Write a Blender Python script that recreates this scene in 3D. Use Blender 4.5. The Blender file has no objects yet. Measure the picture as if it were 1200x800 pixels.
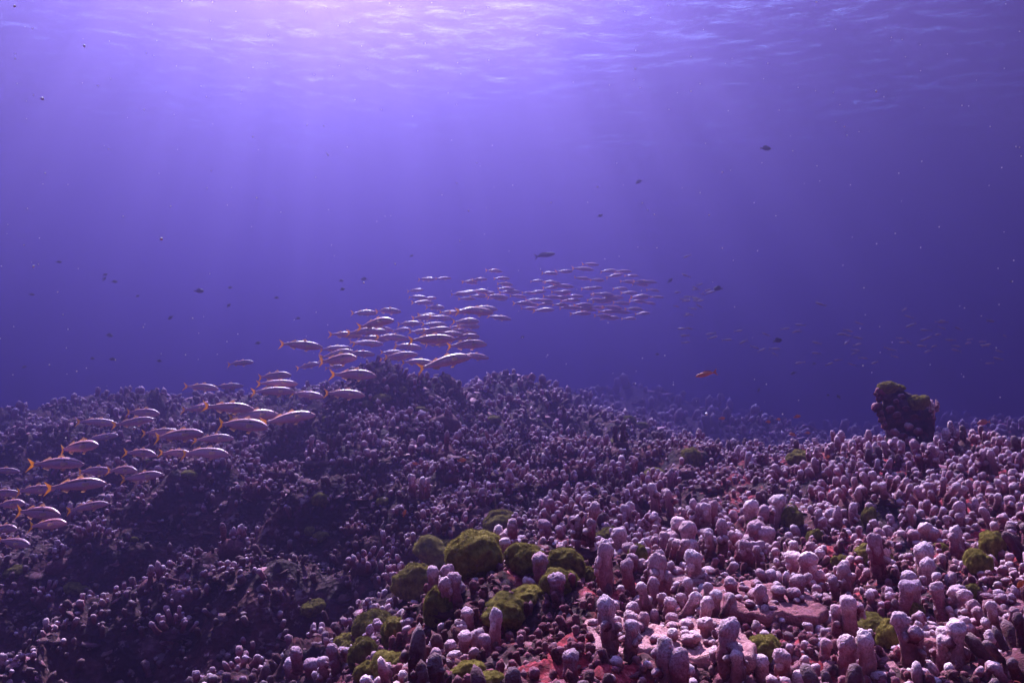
import bpy, math, random
import numpy as np
from mathutils import Vector, Matrix

R = math.radians
rng = np.random.default_rng(7)
random.seed(7)
scene = bpy.context.scene
COL = scene.collection

# ------------------------------------------------------------------ camera
HFOV = 65.0
F = 600.0 / math.tan(R(HFOV / 2))          # focal length in photo pixels (1200 wide)
PITCH = R(4.25)
cam_data = bpy.data.cameras.new('camera')
cam_data.sensor_width = 36.0
cam_data.lens = 18.0 / math.tan(R(HFOV / 2))
cam_data.clip_start = 0.02
cam_data.clip_end = 400.0
cam = bpy.data.objects.new('camera', cam_data)
cam.rotation_euler = (R(90) + PITCH, 0, 0)
COL.objects.link(cam)
scene.camera = cam

# ------------------------------------------------------------------ light
SUN_EL, SUN_AZ = 47.0, -13.0                 # azimuth from straight ahead, negative = to the left
world = bpy.data.worlds.new('World')
scene.world = world
world.use_nodes = True
wn = world.node_tree.nodes
sky = wn.new('ShaderNodeTexSky')
sky.sky_type = 'NISHITA'
sky.sun_disc = False
sky.sun_elevation = R(SUN_EL)
sky.sun_rotation = R(SUN_AZ)
bg = wn['Background']
bg.inputs['Strength'].default_value = 0.075
world.node_tree.links.new(sky.outputs['Color'], bg.inputs['Color'])

sun_data = bpy.data.lights.new('sun', 'SUN')
sun_data.energy = 5.0
sun_data.angle = R(0.5)
sun_data.color = (1.0, 0.89, 0.66)
sun = bpy.data.objects.new('sun', sun_data)
sd = Vector((math.sin(R(SUN_AZ)) * math.cos(R(SUN_EL)), math.cos(R(SUN_AZ)) * math.cos(R(SUN_EL)), math.sin(R(SUN_EL))))
sun.rotation_euler = (-sd).to_track_quat('-Z', 'Y').to_euler()
sun.location = sd * 30
COL.objects.link(sun)

scene.view_settings.view_transform = 'Standard'
scene.view_settings.look = 'None'
scene.view_settings.gamma = 1.0
scene.view_settings.exposure = 3.95
scene.render.engine = 'CYCLES'
cy = scene.cycles
cy.use_denoising = True
cy.max_bounces = 8
cy.diffuse_bounces = 2
cy.glossy_bounces = 2
cy.transmission_bounces = 2
cy.transparent_max_bounces = 8
cy.volume_bounces = 3
cy.caustics_reflective = False
cy.caustics_refractive = False
cy.use_adaptive_sampling = False

SURF_Z = 7.2       # water surface above the camera
FLOOR_Z = -2.6

# ------------------------------------------------------------------ helpers
def hash3(ix, iy, iz, seed):
    h = (ix.astype(np.int64) * 374761393 + iy.astype(np.int64) * 668265263 + iz.astype(np.int64) * 2147483647 + seed * 974634777) & 0xffffffff
    h = ((h ^ (h >> 13)) * 1274126177) & 0xffffffff
    h = ((h ^ (h >> 16)) * 2246822519) & 0xffffffff
    return ((h ^ (h >> 15)) & 0xffffff) / float(0xffffff)

def vnoise(p, seed=0):
    """value noise in 3-D, -1..1"""
    p = np.asarray(p, dtype=np.float64)
    i = np.floor(p); f = p - i
    f = f * f * f * (f * (f * 6 - 15) + 10)
    x, y, z = i[..., 0], i[..., 1], i[..., 2]
    out = 0
    for dx in (0, 1):
        for dy in (0, 1):
            for dz in (0, 1):
                w = (f[..., 0] if dx else 1 - f[..., 0]) * (f[..., 1] if dy else 1 - f[..., 1]) * (f[..., 2] if dz else 1 - f[..., 2])
                out = out + w * hash3(x + dx, y + dy, z + dz, seed)
    return out * 2 - 1

def fbm(p, octaves=4, seed=0, gain=0.5):
    p = np.asarray(p, dtype=np.float64)
    a, s, t = 1.0, 0.0, 0.0
    for o in range(octaves):
        s = s + a * vnoise(p * (2.03 ** o) + 17.3 * o, seed + o)
        t += a
        a *= gain
    return s / t

def mesh_from(name, verts, faces, mat=None, smooth=True, attrs=None):
    """verts (n,3) array; faces = list of int arrays, each (k, 3) or (k, 4)"""
    me = bpy.data.meshes.new(name)
    verts = np.asarray(verts, dtype=np.float32)
    if not isinstance(faces, (list, tuple)):
        faces = [faces]
    faces = [np.asarray(f, dtype=np.int32) for f in faces if len(f)]
    loops = np.concatenate([f.ravel() for f in faces])
    counts = np.concatenate([np.full(len(f), f.shape[1], dtype=np.int32) for f in faces])
    starts = np.concatenate([[0], np.cumsum(counts)[:-1]]).astype(np.int32)
    me.vertices.add(len(verts)); me.vertices.foreach_set('co', verts.ravel())
    me.loops.add(len(loops)); me.loops.foreach_set('vertex_index', loops)
    me.polygons.add(len(counts)); me.polygons.foreach_set('loop_start', starts); me.polygons.foreach_set('loop_total', counts)
    me.polygons.foreach_set('use_smooth', np.full(len(counts), smooth))
    for k, v in (attrs or {}).items():
        v = np.asarray(v, dtype=np.float32)
        if v.ndim == 1:
            a = me.attributes.new(k, 'FLOAT', 'POINT'); a.data.foreach_set('value', v)
        else:
            a = me.attributes.new(k, 'FLOAT_VECTOR', 'POINT'); a.data.foreach_set('vector', v.ravel())
    if mat is not None:
        me.materials.append(mat)
    me.update(); me.validate()
    return me

def link(name, data, parent=None):
    o = bpy.data.objects.new(name, data)
    COL.objects.link(o)
    if parent is not None:
        o.parent = parent
    return o

def tag(o, label=None, cat=None, group=None, kind=None):
    if label: o['label'] = label
    if cat: o['category'] = cat
    if group: o['group'] = group
    if kind: o['kind'] = kind
    return o

class Soup:
    """collects triangles / quads for one mesh"""
    def __init__(s):
        s.v, s.t, s.q, s.a, s.n = [], [], [], [], 0
    def add(s, v, tris=None, quads=None, attr=None):
        v = np.asarray(v, dtype=np.float64)
        s.v.append(v)
        if tris is not None and len(tris): s.t.append(np.asarray(tris) + s.n)
        if quads is not None and len(quads): s.q.append(np.asarray(quads) + s.n)
        s.a.append(np.zeros((len(v), 3)) if attr is None else np.asarray(attr, dtype=np.float64))
        s.n += len(v)
    def mesh(s, name, mat, smooth=True, attr='look'):
        f = []
        if s.t: f.append(np.concatenate(s.t))
        if s.q: f.append(np.concatenate(s.q))
        return mesh_from(name, np.concatenate(s.v), f, mat, smooth, {attr: np.concatenate(s.a)})

class Mat:
    """tiny node-graph helper"""
    def __init__(s, name):
        s.m = bpy.data.materials.new(name); s.m.use_nodes = True
        s.nt = s.m.node_tree; s.n = s.nt.nodes
        s.out = s.n['Material Output']; s.bsdf = s.n.get('Principled BSDF')
    def new(s, t, **kw):
        nd = s.n.new(t)
        for k, v in kw.items():
            setattr(nd, k, v)
        return nd
    def ln(s, a, b): s.nt.links.new(a, b)
    def val(s, sock, v):
        if hasattr(v, 'is_output') or isinstance(v, bpy.types.NodeSocket): s.ln(v, sock)
        else: sock.default_value = v
    def noise(s, scale, detail=3, rough=0.5, vec=None, dist=0.0):
        nd = s.new('ShaderNodeTexNoise')
        nd.inputs['Scale'].default_value = scale; nd.inputs['Detail'].default_value = detail
        nd.inputs['Roughness'].default_value = rough; nd.inputs['Distortion'].default_value = dist
        if vec is not None: s.ln(vec, nd.inputs['Vector'])
        return nd.outputs['Fac']
    def ramp(s, fac, stops):
        nd = s.new('ShaderNodeValToRGB')
        s.ln(fac, nd.inputs['Fac'])
        el = nd.color_ramp.elements
        while len(el) < len(stops): el.new(0.5)
        for e, (p, c) in zip(el, stops):
            e.position = p
            e.color = (c, c, c, 1) if isinstance(c, (int, float)) else (*c, 1)
        return nd.outputs['Color']
    def mix(s, fac, a, b, mode='MIX'):
        nd = s.new('ShaderNodeMix', data_type='RGBA', blend_type=mode)
        s.val(nd.inputs[0], fac)
        for sock, v in ((nd.inputs[6], a), (nd.inputs[7], b)):
            if isinstance(v, tuple): sock.default_value = (*v, 1)
            else: s.ln(v, sock)
        return nd.outputs[2]
    def math(s, op, a, b=0.0, c=None):
        nd = s.new('ShaderNodeMath', operation=op)
        s.val(nd.inputs[0], a); s.val(nd.inputs[1], b)
        if c is not None: s.val(nd.inputs[2], c)
        return nd.outputs[0]
    def attr(s, name):
        return s.new('ShaderNodeAttribute', attribute_name=name)
    def sep(s, vec):
        nd = s.new('ShaderNodeSeparateXYZ'); s.ln(vec, nd.inputs[0]); return nd.outputs
    def obj(s): return s.new('ShaderNodeTexCoord').outputs['Object']
    def bump(s, h, strength=0.5, dist=0.01, normal=None):
        nd = s.new('ShaderNodeBump')
        nd.inputs['Strength'].default_value = strength; nd.inputs['Distance'].default_value = dist
        s.ln(h, nd.inputs['Height'])
        if normal is not None: s.ln(normal, nd.inputs['Normal'])
        return nd.outputs['Normal']

def pixdir(px, py):
    """photo pixel (1200 x 800) -> direction with unit depth along the camera axis"""
    a = np.asarray(px, float); b = np.asarray(py, float)
    x = (a - 600) / F; u = (400 - b) / F
    cp, sp = math.cos(PITCH), math.sin(PITCH)
    return np.stack([x, cp - u * sp, u * cp + sp], -1)

def project(p):
    p = np.asarray(p, float)
    cp, sp = math.cos(PITCH), math.sin(PITCH)
    d = p[..., 1] * cp + p[..., 2] * sp
    u = p[..., 2] * cp - p[..., 1] * sp
    return 600 + F * p[..., 0] / d, 400 - F * u / d, d
# ------------------------------------------------------------------ water
m = Mat('sea_water_haze')
m.n.remove(m.bsdf)
va = m.new('ShaderNodeVolumePrincipled')
va.inputs['Color'].default_value = (0.0400, 0.0292, 0.0820, 1)
va.inputs['Absorption Color'].default_value = (0.2669, 0.2913, 0.5106, 1)
va.inputs['Density'].default_value = 0.25
va.inputs['Anisotropy'].default_value = 0.875
m.ln(va.outputs[0], m.out.inputs['Volume'])
HX, HY0, HY1 = 85.0, -40.0, 110.0
zt, zb = SURF_Z + 0.6, FLOOR_Z - 1.6
hv = [(x, y, z) for x in (-HX, HX) for y in (HY0, HY1) for z in (zb, zt)]
hq = [(0, 1, 3, 2), (4, 6, 7, 5), (0, 4, 5, 1), (2, 3, 7, 6), (0, 2, 6, 4), (1, 5, 7, 3)]
haze = link('haze', mesh_from('haze', hv, np.array(hq), m.m, smooth=False))
tag(haze, 'violet blue sea water that swallows the far reef', 'water', kind='stuff')

# water surface seen from below
m = Mat('water_surface')
m.n.remove(m.bsdf)
oc = m.obj()
mp = m.new('ShaderNodeMapping'); m.ln(oc, mp.inputs['Vector'])
mp.inputs['Scale'].default_value = (0.75, 1.0, 1.0)
mp.inputs['Rotation'].default_value = (0, 0, R(28))
n1 = m.noise(2.3, 6, 0.66, mp.outputs[0], 0.9)
n2 = m.noise(0.33, 3, 0.5, oc, 0.4)
# seen from below: clear where the water can be looked through, a mirror of the deep beyond the critical angle
hgt = m.math('ADD', m.math('MULTIPLY', n1, 0.55), m.math('MULTIPLY', n2, 1.6))
nrm = m.bump(hgt, 1.0, 0.10)
fr = m.new('ShaderNodeFresnel'); fr.inputs['IOR'].default_value = 1.33; m.ln(nrm, fr.inputs['Normal'])
tr = m.new('ShaderNodeBsdfTransparent'); m.ln(m.ramp(m.noise(1.9, 3, 0.55, oc, 0.6), [(0.36, (0.45, 0.45, 0.47)), (0.50, (0.78, 0.78, 0.80)), (0.62, (1.0, 1.0, 1.0))]), tr.inputs[0])      # painted tint pattern, stands in for swell bunching sunlight into shafts and dapples
gl = m.new('ShaderNodeBsdfGlossy'); gl.inputs['Color'].default_value = (0.95, 0.95, 0.97, 1); gl.inputs['Roughness'].default_value = 0.25
m.ln(nrm, gl.inputs['Normal'])
mx = m.new('ShaderNodeMixShader')
m.ln(fr.outputs[0], mx.inputs[0]); m.ln(tr.outputs[0], mx.inputs[1]); m.ln(gl.outputs[0], mx.inputs[2])
m.ln(mx.outputs[0], m.out.inputs['Surface'])
gx = np.linspace(-HX + 1, HX - 1, 420); gy = np.linspace(HY0 + 1, HY1 - 1, 400)
X, Y = np.meshgrid(gx, gy)
Z = SURF_Z + 0.06 * fbm(np.stack([X * .5, Y * .7, X * 0], -1), 3, 5) + 0.06 * np.sin(X * .35 + Y * .6)
idx = np.arange(X.size).reshape(X.shape)
q = np.stack([idx[:-1, :-1], idx[:-1, 1:], idx[1:, 1:], idx[1:, :-1]], -1).reshape(-1, 4)
ws = link('water_surface', mesh_from('water_surface', np.stack([X, Y, Z], -1).reshape(-1, 3), q, m.m))
tag(ws, 'rippled bright underside of the sea surface overhead', 'water surface', kind='structure')
# ------------------------------------------------------------------ reef bed
COLS = np.array([-900, -200, 0, 150, 300, 450, 600, 750, 900, 1050, 1200, 1400, 2100], float)
DIST = np.array([0.9, 1.3, 1.6, 2.0, 2.6, 3.3, 4.2, 5.5, 7, 9, 12, 16, 22, 45], float)
ROWS = np.array([   # photo row where the reef bed stands at each distance, per column
    #0.9   1.3   1.6   2.0  2.6  3.3  4.2  5.5  7    9    12   16   22   45
    [1500, 1300, 1150, 1050, 980, 900, 780, 690, 620, 580, 560, 545, 530, 510],
    [1400, 1250, 1100, 1030, 960, 860, 750, 660, 600, 560, 540, 530, 520, 508],
    [1400, 1200, 1080, 1000, 940, 820, 715, 632, 568, 534, 524, 520, 514, 505],
    [1350, 1150, 1050, 970, 905, 800, 695, 605, 533, 492, 500, 500, 498, 496],
    [1300, 1100, 1000, 930, 870, 770, 665, 572, 512, 487, 492, 494, 492, 490],
    [1150, 890, 800, 775, 790, 715, 635, 548, 472, 486, 486, 486, 486, 486],
    [1050, 806, 716, 656, 690, 658, 606, 558, 524, 496, 480, 474, 472, 476],
    [1050, 830, 735, 668, 668, 618, 580, 548, 522, 510, 496, 484, 480, 480],
    [1060, 850, 765, 702, 632, 592, 556, 532, 556, 546, 532, 520, 510, 498],
    [1060, 845, 758, 690, 622, 570, 536, 555, 568, 558, 544, 530, 520, 506],
    [1040, 835, 748, 680, 614, 566, 540, 556, 564, 554, 540, 526, 516, 502],
    [1030, 830, 740, 672, 608, 564, 544, 546, 546, 534, 520, 510, 502, 490],
    [1030, 830, 740, 672, 608, 564, 544, 546, 546, 534, 520, 510, 502, 490]], float)
_gu = np.linspace(COLS[0], COLS[-1], 241)
_gl = np.linspace(math.log(DIST[0]), math.log(DIST[-1]), 161)
_zc = pixdir(np.repeat(COLS[:, None], len(DIST), 1), ROWS)
_zc = _zc[..., 2] * DIST[None, :] / _zc[..., 1]
_t = np.array([np.interp(_gl, np.log(DIST), r) for r in _zc])
ZG = np.array([np.interp(_gu, COLS, _t[:, j]) for j in range(len(_gl))]).T
def _blur(a, axis, k):
    w = np.exp(-0.5 * (np.arange(-2 * k, 2 * k + 1) / k) ** 2); w /= w.sum()
    pad = [(0, 0), (0, 0)]; pad[axis] = (2 * k, 2 * k)
    b = np.pad(a, pad, mode='edge')
    return np.apply_along_axis(lambda r: np.convolve(r, w, 'valid'), axis, b)
ZG = _blur(_blur(ZG, 0, 3), 1, 2)

def base_z(x, y):
    x = np.asarray(x, float); y = np.asarray(y, float)
    d = np.hypot(x, y)
    ang = np.clip(np.arctan2(x, y), R(-57.9), R(57.9))
    u = 600 + F * np.tan(ang)
    dep = np.maximum(np.where(np.abs(np.arctan2(x, y)) < R(57.9), y, d * math.cos(R(57.9))), 0.3)
    fu = np.clip((u - _gu[0]) / (_gu[1] - _gu[0]), 0, len(_gu) - 1.001)
    fl = np.clip((np.log(dep) - _gl[0]) / (_gl[1] - _gl[0]), 0, len(_gl) - 1.001)
    i = fu.astype(int); j = fl.astype(int); a = fu - i; b = fl - j
    return (ZG[i, j] * (1 - a) * (1 - b) + ZG[i + 1, j] * a * (1 - b) + ZG[i, j + 1] * (1 - a) * b + ZG[i + 1, j + 1] * a * b)

# coral heads and hollows: photo column, distance, height, radius (metres)
KNOLLS = [(470, 7.0, .19, .50), (428, 6.6, .16, .30), (520, 7.3, .12, .3), (225, 8.2, .13, .45), (140, 7.9, .20, .34), (60, 7.0, .16, .4), (305, 6.9, .16, .32), (345, 6.2, .12, .25), (610, 9.5, .22, .5), (665, 8.2, .16, .36),
          (742, 4.9, .16, .18), (812, 4.6, .10, .15), (575, 5.6, .14, .22), (690, 5.4, .10, .2), (215, 5.3, .16, .28), (375, 4.4, .16, .22), (300, 3.7, .16, .24), (150, 4.6, .12, .26), (448, 4.2, .10, .18), (540, 4.6, .12, .16),
          (950, 4.1, .06, .16), (1130, 3.9, .06, .16), (880, 3.2, .05, .12), (1010, 2.6, .05, .12),
          (95, 4.3, -.26, .40), (260, 4.6, -.22, .30), (420, 4.9, -.20, .26), (360, 3.4, -.20, .28), (480, 3.5, -.16, .24), (640, 4.3, -.12, .2), (560, 3.4, -.14, .25), (760, 3.6, -.08, .16), (200, 3.4, -.18, .3), (850, 2.35, -.07, .13), (700, 2.2, -.08, .16), (960, 2.0, -.05, .1)]
KN = np.array([((a - 600) / F * b, b, h, r) for a, b, h, r in KNOLLS])
def knolls(x, y):
    z = 0.0
    for kx, ky, h, r in KN:
        q = np.hypot(x - kx, y - ky) / r
        z = z + h / (1 + np.exp(np.clip((q - 1) * 6.5, -40, 40)))                          # steep sided
    return z

def bommie(p):
    n = fbm(p * 1.25, 3, 11)
    return 1.06 - np.sqrt(n * n + 0.008)

def reef_z(x, y, fine=True):
    x = np.asarray(x, float); y = np.asarray(y, float)
    d = np.hypot(x, y)
    z = base_z(x, y) + knolls(x, y)
    p = np.stack([x, y, 0 * x], -1)
    left = np.clip((0.25 - x / np.maximum(y, 0.3)) * 3, 0, 1)            # the left slope is rougher
    amp = 0.050 + 0.15 * left * np.clip(d / 2.5 - .6, 0, 1) + 0.038 * np.clip(d - 3.5, 0, 6)
    bom = bommie(p)                               # rounded bommies with creases
    z = z + amp * 2.0 * (bom - 0.72)
    bom2 = 1 - np.abs(fbm(p * 4.3 + 5, 3, 23))
    z = z + (0.042 + 0.035 * left) * 2 * (bom2 - 0.72)
    big = fbm(p * 0.33 + 3, 2, 31)
    z = z + np.clip(d - 6, 0, 8) * 0.09 * big
    bom3 = 1 - np.abs(fbm(p * 10.5 + 2, 2, 29))
    z = z + 0.02 * (bom3 - .7) * np.clip(d - .5, .4, 2.2)
    if fine:
        z = z + 0.016 * fbm(p * 19, 3, 41) + 0.008 * (1 - 2 * np.abs(fbm(p * 44, 2, 47)))
    return z

# one sheet: rings around the camera, dense where the picture looks
def _angles():
    a = np.concatenate([np.linspace(-180, -62, 60)[:-1], np.linspace(-62, -37, 90)[:-1], np.linspace(-37, 37, 760)[:-1], np.linspace(37, 62, 90)[:-1], np.linspace(62, 180, 60)[:-1]])
    return np.radians(a)
ANG = _angles()
RAD = np.concatenate([[0.05, 0.2, 0.4, 0.6, 0.75], np.exp(np.linspace(math.log(0.9), math.log(12), 430)), np.exp(np.linspace(math.log(12.3), math.log(150), 90))])
A, D = np.meshgrid(ANG, RAD)
X, Y = D * np.sin(A), D * np.cos(A)
Z = reef_z(X, Y)
lim = np.maximum(np.abs(X) / (HX - .5), np.maximum(Y / (HY1 - .5), -Y / (-HY0 - .5)))
X = np.where(lim > 1, X / lim, X); Y = np.where(lim > 1, Y / lim, Y)
Z = np.maximum(Z, FLOOR_Z)
idx = np.arange(X.size).reshape(X.shape)
nx = np.roll(idx, -1, 1)
q = np.stack([idx[:-1], nx[:-1], nx[1:], idx[1:]], -1).reshape(-1, 4)[:, ::-1]
q = np.concatenate([q, np.array([[0, 0, 0, 0]])])[:-1]

m = Mat('reef_rock')
oc = m.obj()
big = m.noise(1.1, 4, 0.6, oc)
mid = m.noise(7, 5, 0.65, oc)
fin = m.noise(60, 4, 0.7, oc)
vor = m.new('ShaderNodeTexVoronoi'); vor.inputs['Scale'].default_value = 38; m.ln(oc, vor.inputs['Vector'])
c = m.ramp(mid, [(0.30, (0.014, 0.004, 0.007)), (0.50, (0.036, 0.009, 0.014)), (0.62, (0.085, 0.022, 0.030)), (0.76, (0.20, 0.09, 0.11))])
# coralline crust, red, on the shallow mound near by and thinner down the slope
xyz = m.sep(oc)
mound = m.ramp(m.math('MULTIPLY_ADD', xyz[0], 0.30, m.math('MULTIPLY_ADD', xyz[1], -0.16, 0.75)), [(0.15, 0.12), (0.55, 1.0)])
red = m.ramp(m.noise(4.6, 5, 0.65, oc), [(0.47, 0.0), (0.56, 1.0)])
c = m.mix(m.math('MULTIPLY', m.math('MULTIPLY', red, mound), 0.9), c, m.ramp(fin, [(0.35, (0.07, 0.005, 0.010)), (0.52, (0.30, 0.018, 0.034)), (0.64, (0.42, 0.07, 0.09)), (0.75, (0.65, 0.36, 0.36))]))
pale = m.ramp(m.noise(16, 4, 0.65, oc), [(0.60, 0.0), (0.66, 1.0)])
c = m.mix(m.math('MULTIPLY', pale, 0.5), c, (0.42, 0.24, 0.28))
m.ln(c, m.bsdf.inputs['Base Color'])
m.bsdf.inputs['Roughness'].default_value = 0.9
m.bsdf.inputs['Specular IOR Level'].default_value = 0.15
h = m.math('ADD', m.math('MULTIPLY', fin, 0.6), vor.outputs['Distance'])
m.ln(m.bump(h, 0.9, 0.012), m.bsdf.inputs['Normal'])
bed = link('reef_bed', mesh_from('reef_bed', np.stack([X, Y, Z], -1).reshape(-1, 3), q, m.m))
tag(bed, 'dark maroon reef rock rising to the right', 'reef', kind='structure')

_ts = np.exp(np.linspace(math.log(0.95), math.log(24), 900))
def hit(px, py):
    """where the ray of a photo pixel first meets the reef bed"""
    d = pixdir(px, py)
    p = d[None, :] * _ts[:, None]
    below = p[:, 2] < reef_z(p[:, 0], p[:, 1], False)
    k = int(np.argmax(below)) if below.any() else len(_ts) - 1
    return Vector(p[k])
# ------------------------------------------------------------------ materials of the living reef
def coral_material(name, low, high, tip, k=1.0):
    m = Mat(name)
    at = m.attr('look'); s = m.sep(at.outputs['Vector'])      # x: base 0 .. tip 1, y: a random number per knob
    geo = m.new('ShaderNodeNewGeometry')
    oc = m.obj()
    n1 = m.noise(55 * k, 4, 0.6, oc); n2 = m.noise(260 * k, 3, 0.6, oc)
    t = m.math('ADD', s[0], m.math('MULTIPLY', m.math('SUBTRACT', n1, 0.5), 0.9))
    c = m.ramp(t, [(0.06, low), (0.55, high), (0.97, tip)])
    inf = m.new('ShaderNodeObjectInfo')
    rnd = m.math('FRACT', m.math('ADD', s[1], inf.outputs['Random']))
    v = m.new('ShaderNodeHueSaturation'); m.ln(c, v.inputs['Color'])
    m.ln(m.math('MULTIPLY_ADD', rnd, 0.45, 0.78), v.inputs['Value'])
    m.ln(m.math('MULTIPLY_ADD', rnd, -0.35, 1.15), v.inputs['Saturation'])
    c = v.outputs['Color']
    spot = m.ramp(m.noise(26 * k, 3, 0.6, oc), [(0.56, 0.0), (0.64, 1.0)])
    c = m.mix(m.math('MULTIPLY', spot, 0.75), c, (0.16, 0.025, 0.045))
    c = m.mix(m.ramp(n2, [(0.34, 0.6), (0.52, 0.0)]), c, (0.20, 0.06, 0.085))
    c = m.mix(m.math('MULTIPLY', s[2], 0.92), c, (0.060, 0.006, 0.012))       # overgrown, dead pieces, and painted shade for those in hollows
    m.ln(c, m.bsdf.inputs['Base Color'])
    m.bsdf.inputs['Roughness'].default_value = 0.85
    m.bsdf.inputs['Specular IOR Level'].default_value = 0.2
    m.ln(m.bump(m.math('ADD', n2, m.math('MULTIPLY', n1, 1.5)), 1.0, 0.005), m.bsdf.inputs['Normal'])
    return m.m
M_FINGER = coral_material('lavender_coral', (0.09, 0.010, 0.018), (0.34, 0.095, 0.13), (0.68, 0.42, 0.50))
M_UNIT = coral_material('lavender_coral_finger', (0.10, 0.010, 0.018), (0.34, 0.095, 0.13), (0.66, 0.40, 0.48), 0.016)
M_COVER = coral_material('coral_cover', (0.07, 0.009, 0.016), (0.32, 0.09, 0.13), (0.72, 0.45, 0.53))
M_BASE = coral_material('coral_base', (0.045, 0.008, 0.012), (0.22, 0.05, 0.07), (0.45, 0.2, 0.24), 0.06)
M_PLATE = coral_material('pink_plate_coral', (0.07, 0.012, 0.018), (0.34, 0.12, 0.135), (0.52, 0.24, 0.26))
M_PINK = coral_material('pink_coral', (0.30, 0.10, 0.14), (0.60, 0.28, 0.34), (0.75, 0.45, 0.50), 0.06)
M_DARKROCK = coral_material('dark_pillar_rock', (0.035, 0.014, 0.02), (0.08, 0.035, 0.05), (0.22, 0.12, 0.15))

m = Mat('olive_algae')
oc = m.obj(); at = m.attr('look'); s = m.sep(at.outputs['Vector'])
inf = m.new('ShaderNodeObjectInfo')
n = m.noise(3.2, 5, 0.7, oc)
c = m.ramp(n, [(0.32, (0.085, 0.062, 0.016)), (0.48, (0.19, 0.138, 0.030)), (0.66, (0.34, 0.255, 0.065))])
v = m.new('ShaderNodeHueSaturation'); m.ln(c, v.inputs['Color'])
m.ln(m.math('MULTIPLY_ADD', inf.outputs['Random'], 0.5, 0.75), v.inputs['Value'])
m.ln(m.math('MULTIPLY_ADD', s[1], 0.06, 0.47), v.inputs['Hue'])
m.ln(v.outputs['Color'], m.bsdf.inputs['Base Color'])
m.bsdf.inputs['Roughness'].default_value = 0.95
m.bsdf.inputs['Specular IOR Level'].default_value = 0.1
m.ln(m.bump(m.noise(11, 4, 0.7, oc), 0.8, 0.005), m.bsdf.inputs['Normal'])
tl = m.new('ShaderNodeBsdfTranslucent'); m.ln(v.outputs['Color'], tl.inputs['Color'])
mx = m.new('ShaderNodeMixShader'); mx.inputs[0].default_value = 0.35
m.ln(m.bsdf.outputs[0], mx.inputs[1]); m.ln(tl.outputs[0], mx.inputs[2]); m.ln(mx.outputs[0], m.out.inputs['Surface'])
M_ALGAE = m.m

# ------------------------------------------------------------------ shapes
def knob(h, r, seg=12, rings=11, seed=0, bend=0.12, lump=0.22, flare=0.30):
    """one finger of coral standing on the origin: (verts, quads, tris, t)"""
    q = np.linspace(0, 1, rings)
    body = np.where(q < 0.62, q / 0.62 * (1 - r / h if h > r * 1.2 else 0.35), 0)
    k = (q - 0.62) / 0.38
    top0 = 1 - r / h if h > r * 1.2 else 0.35
    t = np.where(q < 0.62, body, top0 + (1 - top0) * np.sin(np.clip(k, 0, 1) * math.pi / 2))
    rad = np.where(q < 0.62, 0.74 + flare * np.exp(-q * 9) + 0.20 * np.clip(q / .62, 0, 1) ** 2 + 0.08 * np.sin(q * 7 + seed), 1.02 * np.cos(np.clip(k, 0, 1) * math.pi / 2) ** 0.75)
    rad = np.maximum(rad, 0.0)
    a = np.arange(seg) * 2 * math.pi / seg
    ca, sa = np.cos(a), np.sin(a)
    x = r * rad[:-1, None] * ca[None]; y = r * rad[:-1, None] * sa[None]
    z = np.repeat((t[:-1] * h)[:, None], seg, 1)
    p = np.stack([x, y, z], -1).reshape(-1, 3)
    p = np.concatenate([p, [[0, 0, h]]])
    n = fbm(p / r * 0.85 + seed * 7.7, 3, 3)
    c = np.array([0, 0, 1.0]) * np.minimum(p[:, 2:3], h - r * 0.7)
    d = p - c
    n = n + .30 * (1 - 2 * np.abs(fbm(p / r * 2.6 + seed, 2, 8)))
    p = c + d * (1 + lump * 1.7 * n)[:, None]
    tt = p[:, 2] / h
    ph = seed * 2.4
    p[:, 0] += bend * h * tt ** 2 * math.cos(ph); p[:, 1] += bend * h * tt ** 2 * math.sin(ph)
    i = np.arange(seg * (rings - 1)).reshape(rings - 1, seg)
    j = np.roll(i, -1, 1)
    quads = np.stack([i[:-1], j[:-1], j[1:], i[1:]], -1).reshape(-1, 4)
    top = len(p) - 1
    tris = np.stack([i[-1], j[-1], np.full(seg, top)], -1)
    return p, quads, tris, np.clip(tt, 0, 1)

def rot_to(d, spin=0.0):
    d = Vector(d).normalized()
    return np.array((d.to_track_quat('Z', 'Y').to_matrix() @ Matrix.Rotation(spin, 3, 'Z')))

def icos(level):
    import bmesh
    bm = bmesh.new(); bmesh.ops.create_icosphere(bm, subdivisions=level, radius=1.0)
    v = np.array([x.co[:] for x in bm.verts]); f = np.array([[y.index for y in x.verts] for x in bm.faces])
    bm.free(); return v, f
ICO = {k: icos(k) for k in (1, 2, 3, 4, 5)}

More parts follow.
